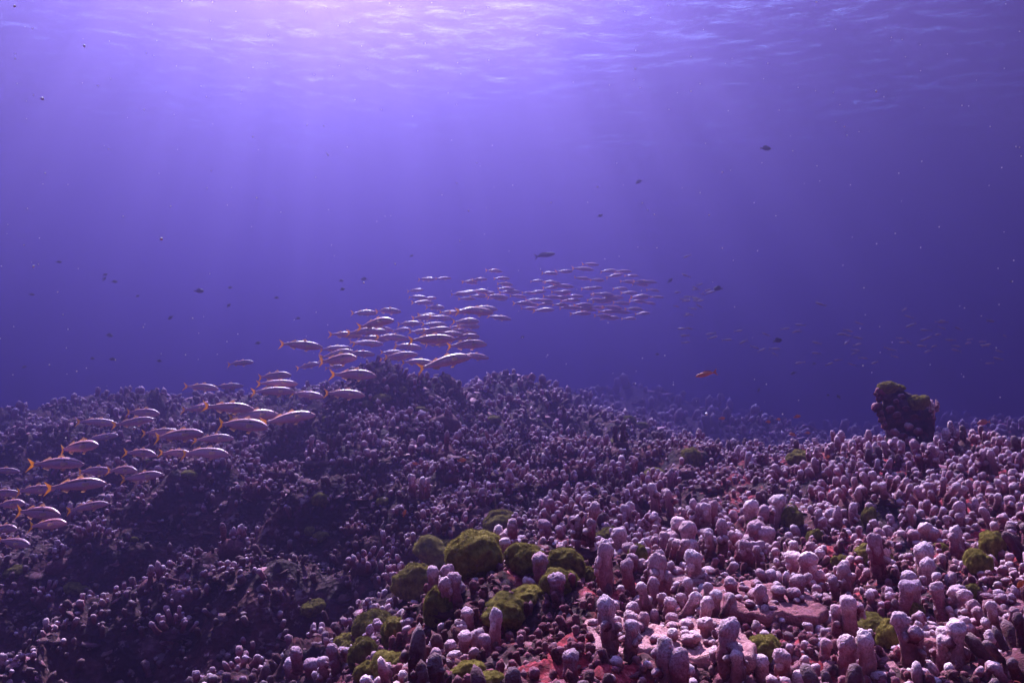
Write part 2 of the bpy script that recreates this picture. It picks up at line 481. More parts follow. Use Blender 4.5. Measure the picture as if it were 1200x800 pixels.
def lump_mesh(name, mat, level, lobes, noise=0.12, nscale=2.5, seed=0, squash=1.0, hairs=0, hair_len=0.07, deep=False):
    """a star-shaped mass of overlapping lobes [(x, y, z, r)], optionally with short turf blades all over it"""
    v, f = ICO[level]
    r = np.zeros(len(v))
    for lx, ly, lz, lr in lobes:
        c = np.array([lx, ly, lz]); b = v @ c
        disc = b * b - (c @ c - lr * lr)
        r = np.maximum(r, np.where(disc > 0, b + np.sqrt(np.maximum(disc, 0)), 0))
    r = np.maximum(r, 0.3)
    r = r * (1 + noise * fbm(v * nscale + seed * 3.1, 4, 60 + seed))
    p = v * r[:, None]; p[:, 2] *= squash
    s = Soup()
    rr = np.random.default_rng(seed)
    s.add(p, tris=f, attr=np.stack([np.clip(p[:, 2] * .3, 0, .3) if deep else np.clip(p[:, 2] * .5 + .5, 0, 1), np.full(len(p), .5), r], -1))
    if hairs:
        k = rr.integers(0, len(f), hairs)
        w = rr.dirichlet((1, 1, 1), hairs)
        q = (p[f[k]] * w[..., None]).sum(1)
        nrm = np.cross(p[f[k, 1]] - p[f[k, 0]], p[f[k, 2]] - p[f[k, 0]]); nrm /= np.linalg.norm(nrm, axis=1)[:, None] + 1e-9
        d = nrm + rr.normal(0, .45, (hairs, 3)); d /= np.linalg.norm(d, axis=1)[:, None]
        side = np.cross(d, rr.normal(size=(hairs, 3))); side /= np.linalg.norm(side, axis=1)[:, None] + 1e-9
        L = hair_len * rr.uniform(.5, 1.3, hairs)[:, None]
        a = q - side * hair_len * .12; b = q + side * hair_len * .12; c = q + d * L
        hv = np.stack([a, b, c], 1).reshape(-1, 3)
        s.add(hv, tris=np.arange(hairs * 3).reshape(-1, 3), attr=np.repeat(np.stack([np.ones(hairs), rr.random(hairs), np.zeros(hairs)], -1), 3, 0))
    return s.mesh(name, mat)

def reef_normal(x, y, e=0.04):
    zx = (reef_z(x + e, y, False) - reef_z(x - e, y, False)) / (2 * e)
    zy = (reef_z(x, y + e, False) - reef_z(x, y - e, False)) / (2 * e)
    n = np.stack([-zx, -zy, np.ones_like(zx)], -1)
    return n / np.linalg.norm(n, axis=-1)[..., None]

PLACED = []      # (object, px, py, kind) for wording the labels at the end
def note(o, kind, extra=None):
    x, y, d = project(np.array(o.location))
    PLACED.append(dict(o=o, px=float(x), py=float(y), d=float(d), kind=kind, **(extra or {})))
TAKEN = []       # (x, y, radius) kept clear of the loose coral
def free(x, y, r):
    return all((x - a) ** 2 + (y - b) ** 2 > (r + c) ** 2 for a, b, c in TAKEN)

# ------------------------------------------------------------------ olive algae clumps
def _lobes(rr, n, spread, flat):
    L = [(0, 0, 0.0, 0.72)]
    for i in range(n):
        a = rr.uniform(0, 2 * math.pi); e = rr.uniform(0.05, 0.9)
        d = rr.uniform(.35, .62) * spread
        L.append((d * math.cos(a), d * math.sin(a), d * e * flat, rr.uniform(.38, .55)))
    return L
ALG_BALL = [lump_mesh('algae_ball', M_ALGAE, 5, _lobes(np.random.default_rng(100 + i), (2, 4, 6, 8)[i % 4], .75 + .12 * (i % 3), .8), .20, 2.8, i, .88, 9000, .055) for i in range(6)]
ALG_SMALL = [lump_mesh('algae_tuft', M_ALGAE, 3, _lobes(np.random.default_rng(200 + i), 3 + i, .8, .8), .16, 3, 20 + i, .8, 500, .12) for i in range(4)]

ALGAE_NEAR = [   # photo px, py, half width, half height, words
    (586, 617, 23, 22, 'round olive algae ball with a pink coral knob on its front'),
    (553, 652, 33, 32, 'largest olive algae mass, in the middle of the near mound crest'),
    (520, 652, 25, 22, 'olive algae mass joined to the left side of the largest mass'),
    (486, 684, 22, 27, 'tall olive algae clump at the left end of the big algae group'),
    (512, 712, 17, 28, 'narrow upright olive algae clump left of the tall finger group'),
    (616, 657, 20, 22, 'dome of olive algae just right of the red coral crust'),
    (663, 660, 23, 19, 'dark topped olive algae dome behind the pale single finger'),
    (657, 683, 17, 18, 'olive algae cup with a lavender finger growing in front of it'),
    (592, 722, 22, 20, 'lower left end of the long slanting olive algae roll'),
    (618, 703, 23, 18, 'upper right end of the long slanting olive algae roll'),
    (686, 617, 15, 13, 'small round algae ball behind the near mound crest'),
    (713, 629, 13, 12, 'small algae clump touching the tall finger at the crest'),
    (692, 644, 14, 13, 'low algae clump right of the dark topped dome'),
    (748, 650, 11, 14, 'small algae clump right of the tallest crest finger'),
    (690, 676, 9, 15, 'thin yellowish algae clump against the dark tall finger'),
    (436, 737, 24, 24, 'round olive algae ball at the top of the lower left algae group'),
    (462, 742, 17, 20, 'dark algae lobe at the right side of the lower left group'),
    (404, 758, 15, 18, 'olive algae lobe at the left edge of the lower left group'),
    (424, 768, 18, 22, 'algae lobe beneath the round ball in the lower left group'),
    (431, 789, 14, 15, 'algae clump with a pink knob at the bottom left of the mound'),
    (463, 784, 20, 20, 'algae clump at the bottom edge left of the finger ledge'),
    (549, 790, 18, 16, 'olive algae clump with a knob at the bottom edge'),
    (575, 800, 17, 12, 'low algae clump cut by the bottom edge of the picture'),
    (365, 713, 13, 11, 'lone small algae ball on the dark slope left of the mound'),
    (897, 764, 22, 20, 'pointed olive algae cone on the flat pink ledge'),
    (928, 608, 13, 17, 'tall algae ball on the right bank beside pink fingers'),
    (888, 617, 11, 13, 'algae clump left of the pink fingers on the right bank'),
    (909, 650, 9, 9, 'small ring shaped algae tuft with a pink centre'),
    (1022, 650, 16, 15, 'broad algae ball in the middle of the right bank'),
    (1039, 662, 11, 15, 'algae ball leaning on the broad ball of the right bank'),
    (989, 659, 10, 10, 'dimpled little algae ball on the right bank'),
    (1020, 606, 9, 13, 'split algae tuft high on the right bank'),
    (955, 629, 9, 9, 'dull algae tuft behind the right bank fingers'),
    (1105, 644, 9, 9, 'diamond shaped algae tuft on the right bank'),
    (1169, 640, 16, 20, 'upper algae ball of the pair at the right edge'),
    (1151, 661, 15, 19, 'lower algae ball of the pair at the right edge'),
    (1050, 746, 19, 22, 'algae cone at the foot of the big brown pink knob'),
    (1030, 736, 18, 14, 'spreading algae lobe left of the algae cone'),
    (1072, 718, 10, 14, 'algae lobe right of the big brown pink knob'),
    (1143, 694, 10, 11, 'faint algae tuft below the pair at the right edge'),
]
ALGAE_FAR = [
    (738, 492, 9, 8, 'higher algae ball on the small hump in mid distance'),
    (752, 499, 9, 7, 'paler algae ball low on the small hump in mid distance'),
    (712, 520, 12, 6, 'flat algae patch left below the small hump'),
    (768, 556, 13, 9, 'long drooping algae clump in front of the small hump'),
    (812, 536, 12, 14, 'dark algae clump right of the small hump'),
    (938, 536, 14, 10, 'algae clump with flat top left of the coral pillar'),
    (985, 545, 9, 7, 'algae patch on the bank just below the coral pillar'),
    (1064, 582, 9, 6, 'algae patch in front of the coral pillar'),
    (494, 481, 9, 7, 'algae ball on the ridge under the middle fish'),
    (470, 457, 7, 6, 'small algae ball on the top of the left ridge'),
    (445, 466, 10, 7, 'algae patch on the ridge top under the fish tails'),
    (430, 474, 8, 8, 'algae ball on the left end of the ridge top'),
    (578, 492, 10, 8, 'algae clump beside the pale coral spur in mid distance'),
    (568, 512, 7, 6, 'dim algae patch under the pale coral spur'),
    (372, 586, 11, 11, 'algae ball on the dark left slope with a pale cap'),
    (373, 629, 10, 9, 'bright small algae ball on the dark left slope'),
    (362, 622, 8, 9, 'darker algae ball beside the bright small one'),
    (448, 588, 9, 8, 'algae ball between dark hollows of the left slope'),
    (383, 492, 8, 6, 'brownish algae patch under the foremost fish'),
    (221, 556, 9, 7, 'algae patch among knobs under the left fish'),
    (172, 541, 5, 5, 'tiny yellow green algae tuft under the left fish'),
    (155, 632, 5, 5, 'tiny algae tuft in the dark of the left slope'),
    (14, 672, 14, 10, 'dim algae clump at the left edge of the slope'),
    (85, 690, 14, 8, 'dim algae patch in the dark left slope'),
]
def place_algae(px, py, wx, wy, words, i, near):
    p = hit(px, py + wy * 0.75)
    d = project(np.array(p))[2]
    r = wx * d / F * ((1.38 if px < 720 else 1.25) if near else 1.3)
    rz = wy * d / F * 1.3
    mesh = (ALG_BALL[i % 6] if wx > 11 or near else ALG_SMALL[i % 4])
    o = link('algae_clump', mesh)
    o.location = (p.x, p.y + r * 0.4, p.z + rz * 0.45)
    o.scale = (r, r, rz * 1.12)
    o.rotation_euler = (rng.uniform(-.25, .25), rng.uniform(-.25, .25), rng.uniform(0, 6.28))
    tag(o, words, 'algae', 'olive algae clumps growing on the reef')
    TAKEN.append((o.location.x, o.location.y, r * 0.85))
    note(o, 'algae')
    return o
for i, a in enumerate(ALGAE_NEAR): place_algae(*a, i, True)
for i, a in enumerate(ALGAE_FAR): place_algae(*a, i, False)

# ------------------------------------------------------------------ finger prototypes
FINGERS = []
for i in range(14):
    h = (2.2, 3.0, 3.8, 2.6, 1.7, 4.6, 3.3)[i % 7]
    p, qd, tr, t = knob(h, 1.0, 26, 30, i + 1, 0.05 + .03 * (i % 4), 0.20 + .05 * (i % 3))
    if i % 2:                                # a side nub
        nb, nq, nt, ntt = knob(1.3, .62, 12, 10, i + 40, .1, .15)
        a = i * 1.7
        Rm = rot_to((math.cos(a), math.sin(a), .8))
        nb = nb @ Rm.T + np.array([.35 * math.cos(a), .35 * math.sin(a), h * (.35 + .2 * (i % 3) / 2)])
        qd = np.concatenate([qd, nq + len(p)]); tr = np.concatenate([tr, nt + len(p)])
        t = np.concatenate([t, .45 + .55 * ntt]); p = np.concatenate([p, nb])
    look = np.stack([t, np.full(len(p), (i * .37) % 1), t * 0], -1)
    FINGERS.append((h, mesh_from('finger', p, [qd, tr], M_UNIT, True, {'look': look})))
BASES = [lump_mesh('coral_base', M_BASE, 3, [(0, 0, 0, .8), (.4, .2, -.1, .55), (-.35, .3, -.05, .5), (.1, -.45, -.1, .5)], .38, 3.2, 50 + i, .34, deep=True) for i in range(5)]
FCOUNT = [0]

def finger_colony(p, fingers, base_r, words=None, dome=None, base=True):
    """near colony: a low base (the thing) with every finger a part. fingers: (dx, dy, height, radius, lean_x, lean_y)"""
    FCOUNT[0] += 1
    root = link('finger_coral', BASES[FCOUNT[0] % 5]) if base else link('finger_coral', None)
    root.location = p
    sc = base_r
    root.scale = (sc, sc, sc)
    if dome: root.scale = (sc, sc, sc)
    for k, (dx, dy, h, r, lx, ly, *dz) in enumerate(fingers):
        proto = min(range(len(FINGERS)), key=lambda j: abs(FINGERS[j][0] - h / r) + 0.9 * random.random())
        o = link('finger', FINGERS[proto][1], root)
        # the children live in the scaled space of the base
        o.location = (dx / sc, dy / sc, ((dz[0] if dz else 0) - 0.25 * r) / sc)
        Rm = rot_to((lx, ly, 1), random.uniform(0, 6.28))
        o.rotation_euler = Matrix(Rm).to_euler()
        s = r / sc
        o.scale = (s * random.uniform(.92, 1.1), s * random.uniform(.92, 1.1), s * h / (r * FINGERS[proto][0]))
    tag(root, words, 'coral', 'lavender finger corals on the reef')
    note(root, 'coral', dict(n=len(fingers), hmax=max((f[2] for f in fingers), default=0), words=words))
    return root

# fingers read straight off the photograph: px of the foot, py of the foot, then (dx px, dy px, height px, radius px)
HERO = [
    (527, 712, [(-14, -6, 44, 8), (-3, -14, 46, 8.5), (4, -6, 40, 8.5), (10, 6, 44, 8.5), (16, -16, 32, 7.5), (-2, 12, 40, 8)], 'group of tall lavender fingers standing below the largest algae mass'),
    (548, 735, [(0, 0, 26, 7), (4, -14, 18, 5), (-10, 12, 16, 6)], 'stout lavender finger with small knobs below the tall finger group'),
    (536, 772, [(-30, 0, 30, 8), (-12, 4, 28, 8), (6, -6, 34, 9), (22, -4, 30, 8), (-2, 18, 26, 8), (34, 6, 40, 7)], 'wide cluster of pink capped fingers near the bottom left of centre'),
    (578, 775, [(0, -6, 52, 7), (-16, 0, 34, 7), (-28, 8, 26, 6)], 'row of thin lavender fingers ending at the dark hollow'),
    (590, 654, [(0, 0, 26, 7)], 'lone lavender finger between the largest algae mass and the red crust'),
    (643, 640, [(0, 0, 32, 8), (-26, 6, 18, 6), (-34, 4, 16, 6)], 'pale single finger on the crest with two short knobs at its left'),
    (658, 650, [(0, 0, 16, 6)], 'short round knob in front of the pale single finger'),
    (633, 690, [(0, 0, 42, 9), (-14, 4, 18, 7)], 'thick lavender finger right of the red crust'),
    (656, 702, [(0, 0, 34, 10)], 'lavender finger standing in the olive algae cup'),
    (708, 700, [(0, 0, 64, 8.5), (-10, -22, 44, 10), (22, -4, 40, 7)], 'dark tall paired fingers on the crest beside yellowish algae'),
    (731, 656, [(0, 0, 38, 10)], 'tallest broad finger alone on the near mound crest'),
    (742, 672, [(0, 0, 26, 6), (12, 6, 20, 7), (20, 14, 22, 8), (30, 2, 18, 8)], 'line of short round knobs right of the tallest crest finger'),
    (797, 655, [(0, 0, 48, 11), (10, 0, 46, 10), (-12, 6, 34, 8), (22, 10, 30, 9), (4, 14, 30, 10)], 'massive stump of fused fingers at the middle of the crest'),
    (815, 690, [(0, -2, 46, 10), (-14, 12, 14, 9), (16, 12, 14, 9)], 'finger with a wide lumpy foot below the massive stump'),
    (738, 755, [(0, 0, 40, 8), (14, -10, 38, 7)], 'pair of even fingers in the dark behind the left pink ledge'),
    (824, 745, [(0, 0, 48, 8), (-16, -10, 22, 8)], 'lavender finger standing at the back of the wide pink ledge'),
    (893, 722, [(0, 0, 40, 8), (0, 8, 20, 9)], 'upright finger with a bright tip on the right pink ledge'),
    (868, 728, [(-8, 0, 24, 8), (8, -8, 22, 6)], 'short fingers left of the upright bright tipped finger'),
    (936, 715, [(0, 0, 30, 7), (-20, 6, 20, 7)], 'two short fingers at the right end of the pink ledge'),
    (896, 805, [(0, 0, 40, 9), (18, 0, 44, 10), (-24, 4, 20, 9)], 'two speckled thick fingers at the bottom edge'),
    (964, 780, [(0, 0, 34, 7)], 'slim single finger at the bottom right of the ledges'),
    (1018, 800, [(0, 0, 62, 10), (-26, -6, 56, 13), (-16, -22, 30, 10), (18, 6, 24, 9)], 'stacked group of big bright fingers at the bottom right'),
    (1000, 745, [(0, 0, 40, 14), (-22, 6, 34, 12), (14, 0, 28, 9)], 'fat pale fingers behind the stacked bright group'),
    (1058, 720, [(0, 0, 42, 11), (8, -4, 40, 8)], 'big brown pink knob standing among olive algae'),
    (1090, 690, [(0, 0, 52, 10), (12, 2, 40, 8), (-14, 8, 30, 9)], 'broad flat topped finger on the right bank'),
    (1118, 775, [(0, 0, 50, 9), (-10, -14, 40, 11)], 'dark shafted finger at the lower right'),
    (945, 690, [(0, 0, 44, 12), (-14, -18, 40, 10), (16, 8, 26, 9)], 'tall lumpy fingers on the right bank beside the red hollow'),
    (885, 655, [(0, 0, 44, 12), (12, 0, 40, 10), (-10, 4, 30, 8)], 'knobbly fingers left of the ring shaped algae tuft'),
    (905, 620, [(0, 0, 40, 9), (-18, 6, 36, 9)], 'two pink tipped fingers between algae clumps on the right bank'),
    (1083, 640, [(0, 0, 30, 8), (10, 4, 26, 8), (-10, 2, 24, 7)], 'bunch of round knobs in the middle of the right bank'),
    (668, 800, [(0, 0, 40, 9)], 'single speckled finger at the bottom edge right of the dark hollow'),
    (365, 795, [(0, 0, 26, 10), (14, -12, 22, 8), (24, -22, 20, 8), (-14, 6, 20, 9)], 'string of pale round knobs at the lower left foot of the mound'),
    (398, 790, [(0, 0, 30, 9), (10, -4, 32, 9), (-12, 2, 28, 8), (22, 0, 24, 8)], 'dense pink knobs left of the lower left algae group'),
    (478, 742, [(0, 0, 22, 7), (-6, -8, 18, 6)], 'small lavender finger between the two left algae groups'),
]
for px, py, fs, words in HERO:
    p = hit(px, py)
    d = float(project(np.array(p))[2]); k = d / F
    fl = []
    for dx, dy, h, r in fs:
        q = hit(px + dx, py + dy)
        qx, qy = (q.x - p.x, q.y - p.y)
        qx -= 0.0; qy = max(-.05, min(.05, qy * .6))
        fl.append((qx, qy, h * k * 1.12, min(r, 10.5) * k * .92, random.uniform(-.15, .15), random.uniform(-.15, .1)))
    br = min(0.05, max(0.018, max(math.hypot(a[0], a[1]) for a in fl)))
    finger_colony(p - Vector((0, 0, .008)), fl, br, words)
    TAKEN.append((p.x, p.y, br * 0.9))
    for a in fl: TAKEN.append((p.x + a[0], p.y + a[1], a[3]))

# ------------------------------------------------------------------ flat ledges in the foreground
def ledge(px, py, wpx, dpt, words, seed, fingers, lift=0.02, tilt=0.10):
    p = hit(px, py); d = float(project(np.array(p))[2])
    rx = wpx / 2 * d / F; ry = dpt
    rr = np.random.default_rng(seed)
    na, nr = 96, 22
    a = np.arange(na) * 2 * math.pi / na
    out = 1 + .42 * fbm(np.stack([np.cos(a) * 1.5, np.sin(a) * 1.3, a * 0 + seed], -1), 3, 3) + .09 * fbm(np.stack([np.cos(a) * 6, np.sin(a) * 6, a * 0 + seed], -1), 2, 9)
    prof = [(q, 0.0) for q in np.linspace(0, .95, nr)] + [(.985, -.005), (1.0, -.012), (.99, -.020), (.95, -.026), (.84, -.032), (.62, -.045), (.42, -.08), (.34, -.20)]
    vs, at = [], []
    for q, dz in prof:
        x = q * out * rx * np.cos(a); y = q * out * ry * np.sin(a)
        n = fbm(np.stack([x * 26, y * 26, x * 0 + seed], -1), 3, 71)
        n2 = fbm(np.stack([x * 90, y * 90, x * 0 + seed], -1), 2, 73)
        z = dz + (.012 * n + .0035 * n2) * (1 if dz == 0 else .6) + .006
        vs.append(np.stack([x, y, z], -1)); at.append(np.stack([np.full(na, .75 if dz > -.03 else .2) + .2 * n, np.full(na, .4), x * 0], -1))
    v = np.concatenate(vs); A = np.concatenate(at)
    i = np.arange(len(prof) * na).reshape(len(prof), na); j = np.roll(i, -1, 1)
    q4 = np.stack([i[:-1], j[:-1], j[1:], i[1:]], -1).reshape(-1, 4)[:, ::-1]
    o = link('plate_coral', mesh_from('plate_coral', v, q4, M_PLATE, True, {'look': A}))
    o.location = (p.x, p.y + ry * .25, p.z + lift * .5 + .012)
    o.rotation_euler = (tilt, random.uniform(-.06, .06), 0)
    for fx, fy, h, r in fingers:
        k = min(range(len(FINGERS)), key=lambda t: abs(FINGERS[t][0] - h / r) + random.random())
        f = link('finger', FINGERS[k][1], o)
        f.location = (fx * rx, fy * ry, .004); f.rotation_euler = (random.uniform(-.1, .1), random.uniform(-.1, .1), random.uniform(0, 6))
        s = r * d / F; f.scale = (s, s, h / r / FINGERS[k][0] * s)
    for t in range(int(wpx / 9)):
        a2, q2 = random.uniform(0, 6.28), random.uniform(.3, .9)
        f = link('finger', FINGERS[random.choice((0, 3, 4, 7, 10, 11))][1], o); s = random.uniform(2.6, 5.5) * d / F
        f.location = (math.cos(a2) * q2 * rx * .85, math.sin(a2) * q2 * ry * .85, .003); f.scale = (s, s, s * random.uniform(.6, 1.2)); f.rotation_euler = (random.uniform(-.25, .25), random.uniform(-.25, .25), a2)
    tag(o, words, 'coral', 'flat pink ledge corals in front')
    note(o, 'plate')
    for t in np.linspace(-.7, .7, 4): TAKEN.append((o.location.x + t * rx, o.location.y, ry * .8))
ledge(729, 768, 100, .085, 'left pink ledge with low knobs beside the dark hollow', 1, [(-.3, -.1, 14, 8), (.1, -.5, 10, 7), (.5, .1, 12, 7), (-.1, .5, 13, 6), (.3, -.1, 8, 8), (-.6, .4, 10, 6), (.7, -.5, 8, 5), (-.05, -.05, 8, 6)], .03)
ledge(828, 776, 112, .085, 'wide pink ledge whose pale front edge faces the camera', 2, [(-.72, -.2, 15, 6), (-.35, -.35, 13, 9), (.05, .1, 24, 8), (.35, -.05, 14, 8), (-.3, .4, 14, 9), (.1, -.6, 6, 6), (.65, .3, 10, 8), (.3, .5, 12, 8), (-.6, .4, 10, 7)], .035)
ledge(900, 722, 124, .105, 'right pink ledge rising behind the wide one', 3, [(-.55, .2, 20, 9), (-.2, -.2, 14, 9), (.25, -.1, 16, 8), (.55, -.1, 14, 8), (.0, .5, 12, 7), (-.75, -.3, 12, 7), (.75, .3, 22, 8), (.4, .5, 10, 6), (-.4, -.5, 8, 6)], .03)
ledge(816, 688, 70, .055, 'small rounded ledge under the massive finger stump', 4, [(-.6, 0, 10, 8), (.5, .2, 9, 9), (.0, -.3, 6, 8)], .015)
ledge(1085, 762, 56, .045, 'small pale ledge right of the algae cone', 6, [(-.5, .2, 10, 8), (.5, .3, 9, 7), (.1, .3, 7, 6), (.2, -.4, 5, 6)], .015)
ledge(1180, 722, 48, .04, 'cup shaped pale ledge near the right edge', 7, [(.1, .2, 9, 8), (-.5, .3, 10, 7)], .015)
# ------------------------------------------------------------------ coral pillar on the right crest
def loft(rings, seg, mat, name, seed, noise=.27, ns=10.0):
    """rings: (x, y, z, rx, ry)"""
    a = np.arange(seg) * 2 * math.pi / seg
    R_ = np.array(rings); n = 46
    tq = np.linspace(0, len(R_) - 1, n)
    R2 = np.stack([np.interp(tq, np.arange(len(R_)), R_[:, c]) for c in range(5)], -1)
    p = np.stack([R2[:, None, 0] + R2[:, None, 3] * np.cos(a), R2[:, None, 1] + R2[:, None, 4] * np.sin(a), np.repeat(R2[:, None, 2], seg, 1)], -1)
    c = np.stack([R2[:, 0], R2[:, 1], R2[:, 2]], -1)[:, None]
    nn = fbm(p * ns + seed, 4, seed) + .5 * (1 - 2 * np.abs(fbm(p * ns * 2.2, 2, seed + 5)))
    p = c + (p - c) * (1 + noise * 1.6 * nn)[..., None]
    v = np.concatenate([p.reshape(-1, 3), [p[-1].mean(0) + np.array([0, 0, .004])]])
    i = np.arange(n * seg).reshape(n, seg); j = np.roll(i, -1, 1)
    q = np.stack([i[:-1], j[:-1], j[1:], i[1:]], -1).reshape(-1, 4)
    t = np.stack([i[-1], j[-1], np.full(seg, len(v) - 1)], -1)
    look = np.stack([np.clip(fbm(v * 30, 3, 4) * .9 + .4, 0, 1), np.full(len(v), .3), v[:, 0] * 0], -1)
    return mesh_from(name, v, [q, t], mat, True, {'look': look})
PB = hit(1062, 528); PD = float(project(np.array(PB))[2]); PK = PD / F
def pk(px, py, dy=0.0):
    """point at the pillar's distance"""
    v = pixdir(px, py); v = v * ((PB.y + dy) / v[1]); return Vector(v)
rings = []
for px, py, w in ((1069, 548, 50), (1069, 532, 38), (1068, 517, 28), (1063, 502, 25), (1061, 490, 28), (1062, 479, 27), (1056, 471, 22), (1050, 464, 17), (1047, 459, 13), (1046, 456, 5)):
    q = pk(px, py) - PB
    rings.append((q.x, q.y, q.z, w * PK * .86, w * PK * .75))
pil = link('coral_pillar', loft(rings, 64, M_DARKROCK, 'coral_pillar', 8))
pil.location = PB
tag(pil, 'dark coral pillar with a green cap standing on the right crest', 'coral pillar')
note(pil, 'pillar'); TAKEN.append((PB.x, PB.y, .14))
for px, py, r in ((1029, 459, 4.5), (1034, 462, 3.4), (1030, 476, 4), (1044, 479, 3), (1031, 484, 3), (1033, 491, 3), (1057, 464, 2.4), (1085, 483, 3), (1031, 467, 2.4), (1040, 498, 3.4), (1086, 492, 3.4), (1050, 470, 2.2), (1072, 488, 2.4), (1052, 486, 3), (1066, 499, 3.4), (1046, 507, 4), (1078, 505, 4), (1058, 512, 4), (1070, 516, 4.5), (1086, 512, 4), (1048, 520, 4.5), (1062, 478, 2.4)):
    o = link('knob', FINGERS[4][1], pil)
    left = px < 1055
    o.location = pk(px, py + r, -.10 if 1042 < px < 1082 else -.02) - PB
    o.rotation_euler = (0.3 if not left else 0, -.6 if left else .5, random.uniform(0, 6)); s = r * PK * 1.35; o.scale = (s, s, s)
for px, py, wx, wy, dy, words in ((1041, 454, 13, 9, -.03, 'flat green algae cap on top of the coral pillar'), (1053, 455, 8, 6, -.02, 'small algae lobe at the right of the pillar cap'), (1074, 472, 13, 11, -.08, 'hollow algae ball on the right shoulder of the coral pillar')):
    o = link('algae_clump', ALG_BALL[(px) % 6]); o.location = pk(px, py, dy)
    o.scale = (wx * PK * 1.15, wx * PK * 1.1, wy * PK * 1.25); o.rotation_euler = (0, 0, px)
    tag(o, words, 'algae', 'olive algae clumps growing on the reef')
s = Soup()
for i in range(60):
    d = rng.normal(size=3); d /= np.linalg.norm(d); d[2] = abs(d[2]) * .8 + .1
    p, q, t, tt = knob(rng.uniform(.5, 1.0), rng.uniform(.10, .17), 8, 8, i, .1, .2)
    s.add(p @ rot_to(d).T + rng.normal(0, .2, 3), t, q, np.stack([tt, np.full(len(p), rng.random()), tt * 0], -1))
o = link('pink_branching_coral', s.mesh('pink_branching_coral', M_PINK))
o.location = pk(1092, 481, -.04); k = 12 * PK; o.scale = (k * .9, k, k * 1.1)
tag(o, 'bushy pink coral on the right edge of the coral pillar', 'coral')
note(o, 'pinkcoral')

# ------------------------------------------------------------------ every colony of the reef
VIS_T = np.linspace(.06, .97, 46)
def visible(x, y, z):
    """not hidden behind the reef bed as seen from the photograph's position"""
    q = VIS_T[:, None]
    xx, yy, zz = x[None] * q, y[None] * q, z[None] * q
    return ~((reef_z(xx, yy, False) > zz + .01).any(0))

def scatter(n, dmin, dmax, pxl, pxr, power=1.0, seed=1):
    r = np.random.default_rng(seed)
    u = r.random(n)
    if power == 0: d = np.exp(np.log(dmin) + u * (np.log(dmax) - np.log(dmin)))
    else: d = (dmin ** power + u * (dmax ** power - dmin ** power)) ** (1 / power)
    px = r.uniform(pxl, pxr, n)
    x = (px - 600) / F * d
    return x, d, px

def rightness(px, d):
    """how thickly the knobs stand: dense on the right bank, thin on the dark left slope"""
    edge = np.interp(d, [1.2, 1.8, 2.2, 3, 4, 6, 9], [360, 470, 700, 640, 520, 480, 420])
    return np.clip((px - edge) / 130 + .3, 0.10, 1)

# colonies as things, thickest first
cand = []
x, y, px = scatter(5200, 1.15, 6.5, -40, 1260, 1.0, 5)
den = rightness(px, y) * np.clip(fbm(np.stack([x * 2.2, y * 2.2, x * 0], -1), 3, 91) * 1.6 + .75, .05, 1)
den = den * np.clip(.85 + 3.0 * (bommie(np.stack([x, y, 0 * x], -1)) - .74), .12, 1.1)
hole = ((px > 560) & (px < 690) & (y < 1.75))             # the dark red hollow at the bottom
keep = rng.random(len(x)) < den * np.where(hole, .12, 1)
x, y, px = x[keep], y[keep], px[keep]
for i in range(len(x)):
    rad = float(rng.uniform(.032, .075) * (1 + .20 * max(0, y[i] - 2)))
    if free(x[i], y[i], rad * .82):
        cand.append((x[i], y[i], rad)); TAKEN.append((x[i], y[i], rad * .72))
cand = np.array(cand)
cz = reef_z(cand[:, 0], cand[:, 1], False)
cp = project(np.stack([cand[:, 0], cand[:, 1], cz], -1))
vis = visible(cand[:, 0], cand[:, 1], cz + .05) & (cp[0] > -15) & (cp[0] < 1215) & (cp[1] < 825)
order = np.argsort(-(cand[:, 2] / cp[2]) * vis)
N_THINGS = 300 - FCOUNT[0]
N_PARTS = 95
